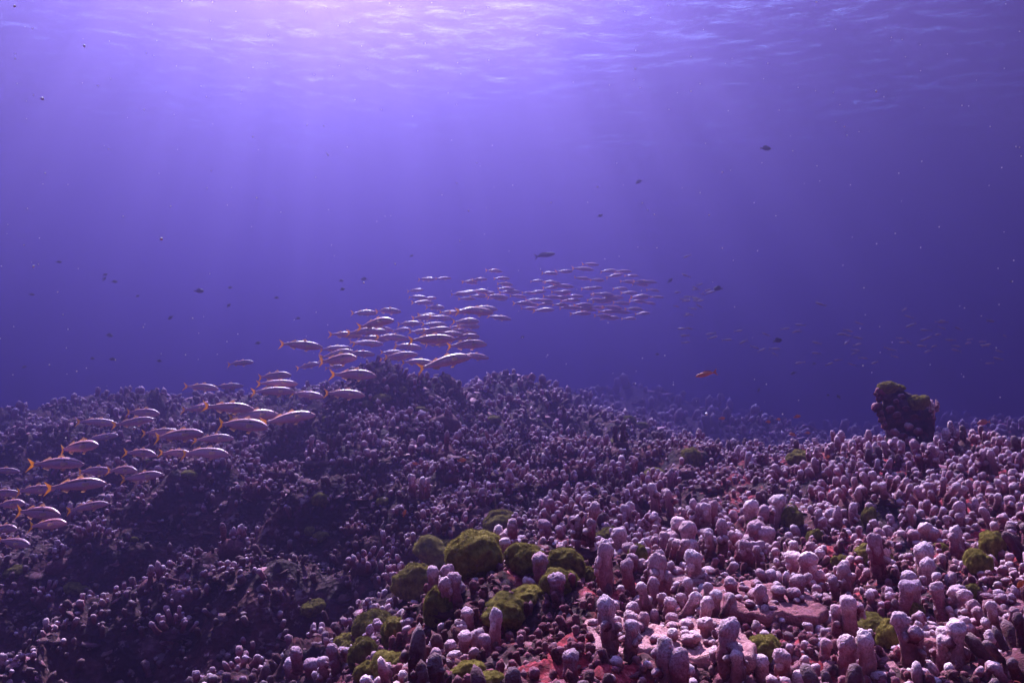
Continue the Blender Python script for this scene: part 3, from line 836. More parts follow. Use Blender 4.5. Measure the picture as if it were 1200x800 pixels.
def fingers_for(rad, d, r, dome):
    """what grows on one colony: a dome of fingers, a few knobbly columns, or a mat of small knobs"""
    kind = r.random()
    out = []
    g = 1 + .05 * d
    if kind < .45:                                   # fingers radiating from a dome
        n = int(np.clip(rad / .0055 + r.integers(-1, 3), 6, 16))
        for k in range(n):
            a = k * 2.399 + r.uniform(0, .7); q = rad * .92 * math.sqrt((k + .3) / n)
            fr = r.uniform(.006, .0115) * g; h = fr * r.uniform(3.0, 6.5)
            out.append((q * math.cos(a), q * math.sin(a), h, fr, .9 * q * math.cos(a) / rad + r.normal(0, .1), .9 * q * math.sin(a) / rad + r.normal(0, .1), dome * (1 - (q / rad) ** 2) - .2 * fr))
    elif kind < .78:                                 # thick columns ringed with nubs
        for c in range(int(np.clip(rad / .017, 2, 4))):
            a = c * 2.2 + r.uniform(0, 1); q = rad * r.uniform(.15, .6)
            fr = r.uniform(.009, .0145) * g; h = fr * r.uniform(4.5, 7.5)
            x0, y0 = q * math.cos(a), q * math.sin(a); z0 = dome * (1 - (q / rad) ** 2) - .2 * fr
            out.append((x0, y0, h, fr, r.normal(0, .12), r.normal(0, .12), z0))
            for k in range(r.integers(3, 6)):
                b = r.uniform(0, 6.28); hz = h * r.uniform(.1, .72); nr_ = fr * r.uniform(.45, .7)
                out.append((x0 + fr * .5 * math.cos(b), y0 + fr * .5 * math.sin(b), nr_ * r.uniform(1.8, 2.6), nr_, 1.1 * math.cos(b), 1.1 * math.sin(b), z0 + hz))
    else:                                            # low mat of knobs
        n = int(np.clip(rad / .0045, 7, 18))
        for k in range(n):
            a = k * 2.399; q = rad * math.sqrt((k + .3) / n)
            fr = r.uniform(.0055, .0095) * g; h = fr * r.uniform(2.0, 4.2)
            out.append((q * math.cos(a), q * math.sin(a), h, fr, .6 * q * math.cos(a) / rad + r.normal(0, .15), .6 * q * math.sin(a) / rad + r.normal(0, .15), .7 * dome * (1 - (q / rad) ** 2) - .2 * fr))
    return out
LOD = {}
def lod(seg, rings, k):
    if (seg, k) not in LOD: LOD[(seg, k)] = [knob((2.4, 3.4, 4.4, 1.8)[i % 4], 1.0, seg, rings, i + 3, .1, .18) + ((2.4, 3.4, 4.4, 1.8)[i % 4],) for i in range(k)]
    return LOD[(seg, k)]
def merged(soup, fl, origin, seg, rings, r, tone=0.0):
    bank = lod(seg, rings, 12)
    for dx, dy, h, fr, lx, ly, dz in fl:
        p, q, t, tt, hh = bank[r.integers(0, 12)]
        v = p * np.array([fr, fr, h / hh]) @ rot_to((lx, ly, 1), r.uniform(0, 6.28)).T + np.array([origin[0] + dx, origin[1] + dy, origin[2] + dz])
        soup.add(v, t, q, np.stack([tt, np.full(len(p), r.random()), tt * 0 + tone], -1))
rest = Soup()
MASKN = lambda x, y, s, k: fbm(np.stack([x * s, y * s, x * 0 + k], -1), 3, 55)
for rank, i in enumerate(order):
    cx, cyy, rad = cand[i]; z = float(cz[i]); d = float(cp[2][i])
    r = np.random.default_rng(1000 + int(i))
    dome = rad * r.uniform(.45, .85)
    fl = fingers_for(rad, d, r, dome)
    if rank < N_THINGS and vis[i]:
        if rank < N_PARTS:
            finger_colony(Vector((cx, cyy, z - .006)), fl, rad * .95, dome=dome)
        else:
            s = Soup()
            bv, bf = ICO[3]
            b = bv * np.array([rad * .95, rad * .95, dome]) * (1 + .25 * fbm(bv * 2.4 + i, 3, 5))[:, None]
            s.add(b, bf, None, np.stack([np.clip(b[:, 2] / rad * .3, 0, .3), np.full(len(b), .4), b[:, 0] * 0], -1))
            merged(s, fl, (0, 0, 0), 10, 9, r)
            o = link('finger_coral', s.mesh('finger_coral', M_FINGER)); o.location = (cx, cyy, z - .006)
            tag(o, None, 'coral', 'lavender finger corals on the reef')
            FCOUNT[0] += 1
            note(o, 'coral', dict(n=len(fl), hmax=max(f[2] for f in fl), words=None))
    else:
        bv, bf = ICO[1]
        rest.add(bv * np.array([rad * .9, rad * .9, dome]) + np.array([cx, cyy, z]), bf, None, np.stack([np.full(len(bv), .12), np.full(len(bv), .4), np.full(len(bv), .3)], -1))
        merged(rest, fl, (cx, cyy, z), 7, 7, r, .85 if r.random() < .5 else .1)

# the loose knobs, flakes and crusts that nobody could count
def loose(n, dmin, dmax, pxl, pxr, power, seed, size, seg, rings, gap, flake=0.0, dark=.25, crust=False):
    x, y, px = scatter(n, dmin, dmax, pxl, pxr, power, seed)
    r = np.random.default_rng(seed)
    msk = MASKN(x, y, 2.6, 1) * .6 + MASKN(x, y, 7.0, 2) * .6 + .9 * (rightness(px, y) - gap)
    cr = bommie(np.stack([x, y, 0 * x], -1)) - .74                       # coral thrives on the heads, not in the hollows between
    k = r.random(n) < np.clip(msk * 2.2 + .42 + 3.2 * cr, .03, 1)
    hole = ((px > 545) & (px < 700) & (y < 1.8))
    if not crust: k &= ~(hole & (r.random(n) < .9))
    x, y = x[k], y[k]
    nr = reef_normal(x, y); z = reef_z(x, y, False)
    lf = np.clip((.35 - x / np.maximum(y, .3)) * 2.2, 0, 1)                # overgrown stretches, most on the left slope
    pdark = np.clip(dark - 3.0 * cr[k] + .5 * MASKN(x, y, 1.3, 7) + .22 * lf * np.clip(y - 2, 0, 1), .04, .96)  # more dark pieces where the reef dips: hollow shade put into the colour
    bank = lod(seg, rings, 12)
    for i in range(len(x)):
        sz = size * r.uniform(.5, 1.4) * (1 + .035 * y[i])
        tcap = r.uniform(.15, .6) if crust else 1.0
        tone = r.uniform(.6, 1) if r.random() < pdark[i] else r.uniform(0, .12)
        if r.random() < flake:
            # a thin irregular flake or shelf of plate coral
            m_ = 9; a = np.arange(m_) * 2 * math.pi / m_
            o_ = sz * r.uniform(1.4, 3.4) * r.uniform(.6, 1.15, m_)
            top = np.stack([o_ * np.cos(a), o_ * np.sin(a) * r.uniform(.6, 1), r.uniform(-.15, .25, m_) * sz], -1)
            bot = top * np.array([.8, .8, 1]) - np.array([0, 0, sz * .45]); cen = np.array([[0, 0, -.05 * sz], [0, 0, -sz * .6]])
            v = np.concatenate([top, bot, cen])
            j = np.arange(m_); jn = np.roll(j, -1)
            t = np.concatenate([np.stack([j, jn, np.full(m_, 2 * m_)], -1), np.stack([jn + m_, j + m_, np.full(m_, 2 * m_ + 1)], -1)])
            q = np.stack([j + m_, jn + m_, jn, j], -1)
            d_ = nr[i] * .55 + np.array([0, 0, .6]) + r.normal(0, .22, 3)
            v = v @ rot_to(d_, r.uniform(0, 6)).T + np.array([x[i], y[i], z[i] + sz * r.uniform(.2, 1.0)])
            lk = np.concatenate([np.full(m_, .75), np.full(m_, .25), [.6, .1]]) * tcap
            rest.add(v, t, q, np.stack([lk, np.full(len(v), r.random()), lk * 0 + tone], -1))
        else:
            p, q, t, tt, hh = bank[r.integers(0, 12)]
            h = sz * r.uniform(1.8, 4.8)
            d_ = nr[i] * .5 + np.array([0, 0, .75]) + r.normal(0, .28, 3)
            v = p * np.array([sz, sz, h / hh]) @ rot_to(d_, r.uniform(0, 6)).T + np.array([x[i], y[i], z[i] - .35 * sz])
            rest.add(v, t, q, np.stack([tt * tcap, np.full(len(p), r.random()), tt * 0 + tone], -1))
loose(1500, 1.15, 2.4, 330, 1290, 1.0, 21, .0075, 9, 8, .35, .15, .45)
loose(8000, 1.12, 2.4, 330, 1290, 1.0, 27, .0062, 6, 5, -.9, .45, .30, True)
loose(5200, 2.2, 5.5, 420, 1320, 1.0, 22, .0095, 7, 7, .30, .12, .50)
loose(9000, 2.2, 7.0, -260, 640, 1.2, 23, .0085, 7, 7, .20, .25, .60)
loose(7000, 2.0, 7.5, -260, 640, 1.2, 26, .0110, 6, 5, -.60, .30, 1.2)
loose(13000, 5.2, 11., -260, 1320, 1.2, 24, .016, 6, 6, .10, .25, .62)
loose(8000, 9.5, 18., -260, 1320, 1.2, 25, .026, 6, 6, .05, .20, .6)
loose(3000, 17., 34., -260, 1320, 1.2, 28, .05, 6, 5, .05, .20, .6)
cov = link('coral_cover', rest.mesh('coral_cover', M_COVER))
tag(cov, 'small lavender knobs and flakes covering the rest of the reef', 'coral', kind='stuff')
# ------------------------------------------------------------------ fish
m = Mat('goatfish_skin')
s = m.sep(m.attr('look').outputs['Vector'])                   # x: tail -0.5 .. snout 0.5, y: belly -1 .. back 1
oc = m.obj()
c = m.ramp(m.math('MULTIPLY_ADD', s[1], 0.5, 0.5), [(0.10, (0.74, 0.44, 0.54)), (0.55, (0.70, 0.38, 0.47)), (0.645, (0.72, 0.36, 0.38)), (0.70, (0.70, 0.20, 0.18)), (0.86, (0.80, 0.30, 0.29)), (1.0, (0.85, 0.38, 0.36))])
dst = m.math('ABSOLUTE', m.math('SUBTRACT', s[1], m.math('MULTIPLY_ADD', s[0], 0.10, 0.34)))
line = m.math('LESS_THAN', dst, 0.085)
c = m.mix(m.math('MULTIPLY', line, 0.9), c, (0.17, 0.055, 0.03))
dx = m.math('SUBTRACT', s[0], 0.17); dy = m.math('MULTIPLY', m.math('SUBTRACT', s[1], 0.33), 0.11)
rr_ = m.math('SQRT', m.math('ADD', m.math('MULTIPLY', dx, dx), m.math('MULTIPLY', dy, dy)))
c = m.mix(m.math('LESS_THAN', rr_, 0.020), c, (0.02, 0.012, 0.015))
mouth = m.math('MULTIPLY', m.math('GREATER_THAN', s[0], 0.47), m.math('LESS_THAN', m.math('ABSOLUTE', m.math('ADD', s[1], 0.3)), 0.12))
c = m.mix(m.math('MULTIPLY', mouth, 0.7), c, (0.10, 0.03, 0.03))
vor = m.new('ShaderNodeTexVoronoi'); vor.inputs['Scale'].default_value = 42; m.ln(oc, vor.inputs['Vector'])
c = m.mix(m.math('MULTIPLY', m.ramp(vor.outputs['Distance'], [(0.3, 0.0), (0.7, 1.0)]), 0.22), c, (0.30, 0.16, 0.18))
m.ln(c, m.bsdf.inputs['Base Color'])
m.bsdf.inputs['Roughness'].default_value = 0.38
m.ln(m.bump(vor.outputs['Distance'], 0.25, 0.004), m.bsdf.inputs['Normal'])
M_GOAT = m.m

def fin_material(name, a, b):
    m = Mat(name)
    s = m.sep(m.attr('look').outputs['Vector'])
    w = m.math('SINE', m.math('MULTIPLY', s[1], 60.0))
    c = m.mix(m.math('MULTIPLY_ADD', w, 0.25, 0.25), a, b)
    m.ln(c, m.bsdf.inputs['Base Color']); m.bsdf.inputs['Roughness'].default_value = 0.5
    tl = m.new('ShaderNodeBsdfTranslucent'); m.ln(c, tl.inputs['Color'])
    mx = m.new('ShaderNodeMixShader'); mx.inputs[0].default_value = 0.55
    m.ln(m.bsdf.outputs[0], mx.inputs[1]); m.ln(tl.outputs[0], mx.inputs[2]); m.ln(mx.outputs[0], m.out.inputs['Surface'])
    return m.m
M_TAIL = fin_material('orange_fin', (0.95, 0.55, 0.04), (0.85, 0.40, 0.03))
M_FIN = fin_material('amber_fin', (0.88, 0.62, 0.42), (0.75, 0.45, 0.28))
m = Mat('fish_eye'); s = m.sep(m.attr('look').outputs['Vector'])
m.ln(m.ramp(s[0], [(0.0, (0.01, 0.01, 0.012)), (0.52, (0.01, 0.01, 0.012)), (0.56, (0.75, 0.6, 0.5)), (1.0, (0.55, 0.4, 0.4))]), m.bsdf.inputs['Base Color'])
m.bsdf.inputs['Roughness'].default_value = 0.12
M_EYE = m.m
def plain(name, col, rough=.6):
    m = Mat(name); oc = m.obj()
    n = m.noise(6, 3, .6, oc)
    m.ln(m.ramp(n, [(.35, tuple(c * .7 for c in col)), (.65, col)]), m.bsdf.inputs['Base Color']); m.bsdf.inputs['Roughness'].default_value = rough
    return m.m
M_DARKFISH = plain('dark_fish_skin', (0.03, 0.025, 0.04))
M_GREYFISH = plain('grey_fish_skin', (0.16, 0.13, 0.16))
M_ORANGE = plain('orange_fish_skin', (0.85, 0.20, 0.03))
M_PALEFISH = plain('pale_fish_skin', (0.50, 0.30, 0.28))

def bender(k):
    """side sway and arch of a swimming fish"""
    sway, arch = ((0.0, 0.0), (0.035, 0.02), (-0.04, 0.035), (0.06, 0.05), (-0.02, -0.01))[k % 5]
    def f(p):
        p = np.array(p, float); x = p[:, 0]
        p[:, 1] += sway * np.sin((x - .1) * 5.5) * np.clip(.45 - x, 0, 1)
        p[:, 2] -= arch * np.clip(.12 - x, 0, 1) ** 2 * 3.0
        return p
    return f
GX = [-.40, -.375, -.33, -.27, -.18, -.08, .04, .16, .26, .34, .40, .445, .475, .495]
GT = [.028, .027, .029, .040, .062, .082, .094, .095, .088, .074, .056, .038, .024, .010]      # upper half depth
GB = [.028, .027, .029, .042, .066, .088, .102, .104, .098, .086, .070, .052, .036, .016]      # lower half depth
GW = [.010, .013, .018, .027, .042, .055, .062, .064, .062, .055, .046, .034, .022, .008]
GC = [.010, .010, .009, .008, .006, .004, .0, -.002, -.006, -.012, -.02, -.028, -.033, -.036]
def fish_body(name, X, T, B, W, C, mat, bend, seg=16, n=30):
    xs = np.linspace(X[0], X[-1], n); xs = X[-1] - (X[-1] - X[0]) * (np.linspace(1, 0, n) ** 1.25)
    t, b, w, c = (np.interp(xs, X, a) for a in (T, B, W, C))
    k = np.array([.25, .5, .25])
    t, b, w, c = (np.convolve(np.pad(a, 1, mode='edge'), k, 'valid') for a in (t, b, w, c))
    a = np.arange(seg) * 2 * math.pi / seg
    sa, ca = np.sin(a), np.cos(a)
    z = c[:, None] + np.where(sa > 0, t[:, None] * sa, b[:, None] * sa)
    y = w[:, None] * np.sign(ca) * np.abs(ca) ** .9
    x = np.repeat(xs[:, None], seg, 1)
    p = np.stack([x, y, z], -1).reshape(-1, 3)
    look = np.stack([x.ravel(), np.repeat(sa[None], n, 0).ravel(), np.zeros(n * seg)], -1)
    ends = np.array([[xs[0] - .004, 0, c[0]], [xs[-1] + .006, 0, c[-1]]])
    p = np.concatenate([p, ends]); look = np.concatenate([look, [[xs[0], 0, 0], [xs[-1], -.3, 0]]])
    i = np.arange(n * seg).reshape(n, seg); j = np.roll(i, -1, 1)
    q = np.stack([i[:-1], j[:-1], j[1:], i[1:]], -1).reshape(-1, 4)[:, ::-1]
    tr = np.concatenate([np.stack([i[0], j[0], np.full(seg, n * seg)], -1), np.stack([j[-1], i[-1], np.full(seg, n * seg + 1)], -1)])
    return mesh_from(name, bend(p), [q, tr], mat, True, {'look': look})
def fin_mesh(name, root_line, tip_line, mat, bend, thick=.0035, side=0.0, n=9):
    """fin spanned between a root line and a tip line (x, z pairs); y leans out by side"""
    r = np.array(root_line, float); t = np.array(tip_line, float)
    q = np.linspace(0, 1, n); s_ = np.linspace(0, 1, len(r)); s2 = np.linspace(0, 1, len(t))
    rx, rz = np.interp(q, s_, r[:, 0]), np.interp(q, s_, r[:, 1]); tx, tz = np.interp(q, s2, t[:, 0]), np.interp(q, s2, t[:, 1])
    m_ = 5; u = np.linspace(0, 1, m_)
    x = rx[:, None] * (1 - u) + tx[:, None] * u; z = rz[:, None] * (1 - u) + tz[:, None] * u
    y0 = side * u[None] + 0 * x
    th = thick * (1 - .75 * u)[None] * (np.ones((n, 1)))
    A = np.stack([x, y0 + th, z], -1).reshape(-1, 3); Bm = np.stack([x, y0 - th, z], -1).reshape(-1, 3)
    i = np.arange(n * m_).reshape(n, m_); o = n * m_
    f1 = np.stack([i[:-1, :-1], i[1:, :-1], i[1:, 1:], i[:-1, 1:]], -1).reshape(-1, 4)
    f2 = f1[:, ::-1] + o
    edge = np.concatenate([i[0, :], i[1:, -1], i[-1, -2::-1], i[-2:0:-1, 0]])
    en = np.roll(edge, -1)
    f3 = np.stack([edge, edge + o, en + o, en], -1)
    lk = np.stack([np.repeat(u[None], n, 0).ravel(), np.repeat(q[:, None], m_, 1).ravel(), np.zeros(n * m_)], -1)
    return mesh_from(name, bend(np.concatenate([A, Bm])), [np.concatenate([f1, f2, f3])], mat, True, {'look': np.concatenate([lk, lk])})
def forked(name, mat, bend, x0=-.385, half=.026, zc=.010, ln=.135, spread=.125, notch=.06):
    return fin_mesh(name, [(x0, zc - half), (x0, zc + half)],
                    [(x0 - ln, zc - spread), (x0 - ln * .78, zc - spread * .62), (x0 - notch, zc), (x0 - ln * .78, zc + spread * .62), (x0 - ln, zc + spread)], mat, bend, .005, n=17)
ev, ef = ICO[2]
EYE = {}
for sgn in (-1, 1):
    EYE[sgn] = mesh_from('eye', ev * np.array([.019, .007, .019]) + np.array([.405, sgn * .044, .004]), ef, M_EYE, True, {'look': np.stack([np.hypot(ev[:, 0], ev[:, 2]), ev[:, 0] * 0, ev[:, 0] * 0], -1)})
GOAT = []
for k in range(5):
    b = bender(k)
    GOAT.append(dict(
        body=fish_body('goatfish', GX, GT, GB, GW, GC, M_GOAT, b),
        tail_fin=forked('tail_fin', M_TAIL, b),
        dorsal_fin=fin_mesh('dorsal_fin', [(.14, .085), (.02, .088)], [(.09, .150), (.02, .118), (.0, .092)], M_FIN, b),
        rear_dorsal_fin=fin_mesh('rear_dorsal_fin', [(-.10, .078), (-.22, .052)], [(-.13, .122), (-.20, .088), (-.26, .062)], M_FIN, b),
        anal_fin=fin_mesh('anal_fin', [(-.10, -.076), (-.21, -.050)], [(-.14, -.122), (-.20, -.092), (-.25, -.066)], M_FIN, b),
        pelvic_fin=fin_mesh('pelvic_fin', [(.20, -.098), (.13, -.100)], [(.13, -.150), (.07, -.135)], M_FIN, b, .0035, .02),
        pectoral_fin={sg: fin_mesh('pectoral_fin', [(.24, -.012), (.235, -.045)], [(.13, -.015), (.12, -.05), (.15, -.075)], M_FIN, (lambda f, sg: lambda p: f(np.array(p) + np.array([0, sg * .060, 0])))(b, sg), .003, sg * .035) for sg in (-1, 1)}))

def place_fish(px, py, length, tilt, yaw, roll=0.0, real=0.27, k=0, name='goatfish', group='goatfish school over the reef', detail=True, dmax=10.0):
    d = min(real * F / length, dmax)
    v = pixdir(px, py) * d
    while d > 1.5 and v[2] - float(reef_z(v[0], v[1], False)) < .13:      # swims clear of the coral
        d *= .96; v = pixdir(px, py) * d
    o = link(name, GOAT[k % 5]['body'])
    o.location = v
    sc = length * d / F / .99
    o.scale = (sc, sc * random.uniform(.9, 1.1), sc * random.uniform(.92, 1.14))
    o.rotation_euler = (R(roll), R(-tilt), R(yaw))
    G = GOAT[k % 5]
    link('tail_fin', G['tail_fin'], o)
    if detail:
        for nm in ('dorsal_fin', 'rear_dorsal_fin', 'anal_fin', 'pelvic_fin'):
            link(nm.replace('rear_', ''), G[nm], o)
        link('eye', EYE[-1], o); link('eye', EYE[1], o)
        link('pectoral_fin', G['pectoral_fin'][-1], o); link('pectoral_fin', G['pectoral_fin'][1], o)
    tag(o, None, 'fish', group)
    return o

NEAR_SCHOOL = [   # px, py, length px, tilt
    (353, 404, 47, 0), (282, 425, 31, 5), (322, 440, 38, 8), (325, 449, 45, 2), (320, 458, 46, 3), (360, 462, 42, 0), (236, 453, 39, 0), (268, 452, 32, 2),
    (231, 478, 40, 8), (268, 477, 54, 3), (297, 486, 54, 1), (285, 497, 64, 0), (338, 489, 58, 13), (168, 483, 40, 0), (114, 494, 43, -2), (156, 494, 45, 8),
    (210, 509, 63, 6), (189, 506, 40, 3), (250, 513, 44, 7), (164, 530, 45, 0), (206, 530, 43, 0), (241, 530, 55, 3), (119, 512, 36, 8), (93, 523, 60, 9),
    (66, 542, 61, -1), (112, 551, 41, 0), (143, 550, 44, 4), (166, 558, 46, 11), (89, 567, 61, 5), (42, 573, 44, 2), (12, 590, 47, 6), (45, 600, 60, 5),
    (103, 593, 45, 10), (56, 614, 58, 8), (16, 635, 50, 4), (4, 551, 34, 3), (2, 577, 38, 2), (4, 619, 44, 4), (404, 461, 46, 1)]
MID_SCHOOL = [
    (427, 366, 29, 3), (455, 364, 29, 3), (440, 378, 48, 7), (405, 392, 37, 3), (425, 388, 38, 5), (439, 388, 30, 0), (431, 402, 34, 1), (393, 408, 35, 8), (394, 414, 40, 9),
    (396, 421, 50, 9), (361, 428, 27, 14), (423, 414, 30, 3), (414, 438, 52, 1), (460, 395, 37, 0), (470, 416, 39, 5), (490, 424, 40, -3), (506, 397, 53, 3), (547, 403, 44, 7),
    (521, 423, 60, 11), (556, 417, 32, -4), (545, 395, 33, 5), (525, 391, 33, 0), (512, 386, 33, 3), (495, 388, 31, 0), (546, 376, 33, 0), (556, 364, 42, -3), (568, 361, 30, -6),
    (541, 365, 30, 4), (490, 348, 23, 0), (495, 354, 25, 2), (500, 327, 20, 0), (579, 317, 20, 0), (551, 331, 17, -4), (562, 327, 17, 4), (588, 326, 18, 0), (540, 344, 25, 2),
    (582, 347, 26, -4), (562, 341, 22, 2), (585, 372, 27, -6), (537, 383, 21, 2), (517, 372, 27, 0), (497, 372, 27, 2), (510, 360, 24, 0), (480, 379, 28, 3), (509, 380, 28, 2),
    (435, 396, 30, 0), (475, 406, 28, 5), (502, 369, 25, 0), (462, 419, 34, 4), (528, 366, 26, 2)]
FAR_SCHOOL = [
    (683, 315, 23, 0), (682, 326, 17, 0), (700, 328, 16, 0), (629, 329, 14, 0), (643, 330, 14, 0), (660, 335, 22, -3), (657, 343, 22, 0), (647, 348, 20, 0), (637, 352, 20, 0), (668, 352, 22, 0),
    (597, 342, 22, 0), (583, 348, 22, 0), (613, 355, 22, 0), (637, 363, 24, 0), (630, 342, 18, 5), (683, 357, 20, 0), (680, 367, 22, 0), (707, 345, 22, 0), (713, 350, 22, 3), (720, 348, 20, 0),
    (705, 353, 20, 0), (730, 318, 18, 0), (720, 323, 18, 8), (740, 323, 15, 0), (753, 330, 20, 0), (750, 333, 18, 0), (727, 338, 16, 0), (737, 343, 18, 0), (750, 347, 20, 0), (770, 348, 14, 0),
    (765, 340, 14, 0), (717, 360, 22, 0), (713, 365, 22, 0), (727, 365, 20, 0), (743, 362, 20, 0), (707, 370, 20, 0), (753, 367, 16, 0), (713, 373, 18, 0), (737, 373, 16, 0), (690, 338, 16, 0),
    (697, 337, 16, 0), (673, 347, 18, 0), (620, 343, 16, 0), (607, 347, 18, 0), (593, 338, 18, 0), (657, 357, 18, 0), (747, 353, 18, 0), (760, 355, 16, 0), (690, 363, 16, 0), (570, 343, 18, 0),
    (560, 347, 18, 0), (550, 342, 18, 0), (547, 350, 18, 0), (697, 351, 17, 2), (665, 360, 17, 0), (645, 337, 17, 3), (728, 355, 18, -2), (735, 330, 16, 4), (762, 330, 15, 0), (700, 360, 18, 0)]
r3 = np.random.default_rng(33)
for k in range(20):                                              # the members half hidden behind the others
    a = MID_SCHOOL[r3.integers(9, len(MID_SCHOOL))]; MID_SCHOOL.append((a[0] + r3.normal(0, 22), a[1] + r3.normal(0, 9), max(18, a[2] * .8), r3.uniform(-3, 7)))
    a = FAR_SCHOOL[r3.integers(0, len(FAR_SCHOOL))]; FAR_SCHOOL.append((a[0] + r3.normal(0, 16), a[1] + r3.normal(0, 7), 18, r3.uniform(-4, 4)))
FISH = []
for sname, arr, det in (('near', NEAR_SCHOOL, True), ('middle', MID_SCHOOL, True), ('far', FAR_SCHOOL, False)):
    for i, (px, py, L, tl) in enumerate(arr):
        yaw = random.uniform(-24, 20)
        o = place_fish(px, py, L * (1.14 if sname == 'far' else 1.07), tl + random.uniform(-4, 3.5), yaw, random.uniform(-24, -8), k=random.choice((0, 1, 1, 2, 3, 4)), detail=det)
        FISH.append((sname, px, py, L, tl, o))

# small reef fish: one deep bodied shape for the dark ones and the orange ones
SX = [-.34, -.30, -.22, -.08, .08, .22, .34, .43, .49]
ST = [.04, .045, .09, .18, .22, .20, .14, .07, .02]
SB = [.04, .045, .09, .17, .20, .19, .14, .08, .025]
SW = [.012, .02, .04, .07, .085, .08, .06, .04, .012]
SC_ = [0] * 9
SLT = [.03, .032, .05, .085, .105, .10, .085, .06, .02]
def small_kind(mat, deep=True):
    b = bender(1)
    return dict(body=fish_body('reef_fish', SX, ST if deep else SLT, SB if deep else SLT, SW, SC_, mat, b, 12, 18),
                tail=forked('tail_fin', mat, b, -.325, .038, 0, .17, .17, .09),
                dorsal=fin_mesh('dorsal_fin', [(.18, .17 if deep else .09), (-.20, .085 if deep else .05)], [(.10, .27 if deep else .14), (-.10, .26 if deep else .13), (-.26, .15 if deep else .08)], mat, b))
SMALL = {'dark': small_kind(M_DARKFISH), 'grey': small_kind(M_GREYFISH, False), 'orange': small_kind(M_ORANGE), 'slim_orange': small_kind(M_ORANGE, False), 'pale': small_kind(M_PALEFISH, False)}
def place_small(kind, px, py, length, tilt, yaw, d, label, group, name='reef_fish', parts=True):
    o = link(name, SMALL[kind]['body']); o.location = pixdir(px, py) * d
    sc = length * d / F / .98; o.scale = (sc, sc, sc)
    o.rotation_euler = (0, R(-tilt), R(yaw))
    link('tail_fin', SMALL[kind]['tail'], o)
    if parts: link('dorsal_fin', SMALL[kind]['dorsal'], o)
    tag(o, label, 'fish', group)
    return o
DARK = [(897, 174, 12, -5, 0), (749, 213, 9, -30, 200), (703, 253, 7, 20, 10), (911, 399, 12, 12, 10), (842, 338, 11, -3, 180), (785, 329, 8, 40, 20), (930, 437, 8, -20, 190), (889, 457, 6, 60, 30), (983, 465, 6, 50, 150),
        (954, 426, 5, 10, 0), (970, 463, 5, 10, 30), (233, 341, 11, 0, 0), (123, 322, 6, 30, 40), (122, 327, 6, 60, 20), (134, 330, 7, 0, 10), (200, 372, 7, -40, 200), (270, 337, 6, 0, 170), (302, 402, 7, 10, 0), (349, 373, 6, 10, 60),
        (37, 345, 6, 0, 40), (28, 430, 6, 20, 0), (161, 347, 5, 30, 60), (187, 423, 6, 10, 170), (108, 420, 6, 0, 0), (132, 421, 7, 5, 190), (128, 393, 9, -10, 0), (268, 358, 6, 50, 40), (69, 307, 6, 0, 20), (324, 349, 6, 0, 0), (401, 339, 7, 20, 40),
        (482, 300, 5, 30, 30), (400, 329, 6, 10, 0), (427, 327, 8, 0, 180), (1185, 330, 6, 10, 20), (770, 415, 6, 0, 40), (612, 395, 5, 20, 0)]
DFISH = []
for i, (px, py, L, tl, yw) in enumerate(DARK):
    o = place_small('dark', px, py, L * 1.1, tl, yw + random.uniform(-10, 10), 0.085 * F / L if L > 8 else random.uniform(7.5, 10.5), None, 'small dark reef fish in open water')
    DFISH.append((px, py, L, o))
place_small('grey', 638, 299, 25, 9, 4, 8.0, 'single grey fish swimming alone above the far school', None)
place_small('slim_orange', 828, 438, 26, -13, 180, 4.6, 'lone orange fish with dark back in open blue water', None)
ORANGE = [(934, 488, 9, 10, 0), (900, 494, 8, 0, 20), (929, 509, 9, 20, 160), (946, 507, 7, 0, 0), (1153, 495, 15, -10, 170), (970, 535, 8, 10, 30), (541, 539, 11, 5, 0), (487, 543, 8, 10, 190), (474, 601, 9, 70, 20), (846, 490, 8, 0, 0), (1197, 683, 14, -50, 160), (912, 491, 6, 0, 10), (265, 632, 6, 0, 0)]
OWORDS = ['orange fish hovering beside the right crest left of the pillar', 'dim orange fish left of the crest beneath blue water', 'orange fish just above the knobs of the right crest', 'tiny orange fish touching the crest knobs', 'bright orange fish right of the coral pillar', 'orange fish low among knobs left of the pillar foot',
          'orange fish in the middle of the reef above pale knobs', 'reddish orange fish beside dark hollow below the ridge', 'steeply tilted orange fish low on the left slope', 'faint orange fish in front of the far reef', 'orange fish slipping down between knobs at the right edge', 'tiniest orange fish near the right crest', 'tiny orange fish in the dark of the left slope']
for (px, py, L, tl, yw), wd in zip(ORANGE, OWORDS):
    p = hit(px, py); dd = float(project(np.array(p))[2])
    place_small('orange', px, py, L, tl, yw, min(dd - .12, 6.5) * .97, wd, 'orange reef fish near the coral')
# the far pale school on the right
r9 = np.random.default_rng(99)
PALE = []
for i in range(90):
    if i < 26: px, py = r9.normal(815, 18), r9.normal(350, 26)
    elif i < 60: px, py = r9.normal(960, 70), r9.normal(405, 16)
    else: px, py = r9.normal(1090, 60), r9.normal(396, 14)
    if 785 < px < 1195:
        PALE.append((px, py, place_small('pale', px, py, r9.uniform(9, 13), r9.uniform(-25, 25), r9.choice([0, 180]) + r9.uniform(-40, 40), r9.uniform(9.5, 12.5), None, 'faint pale fish far off on the right', 'schooling_fish', False)))

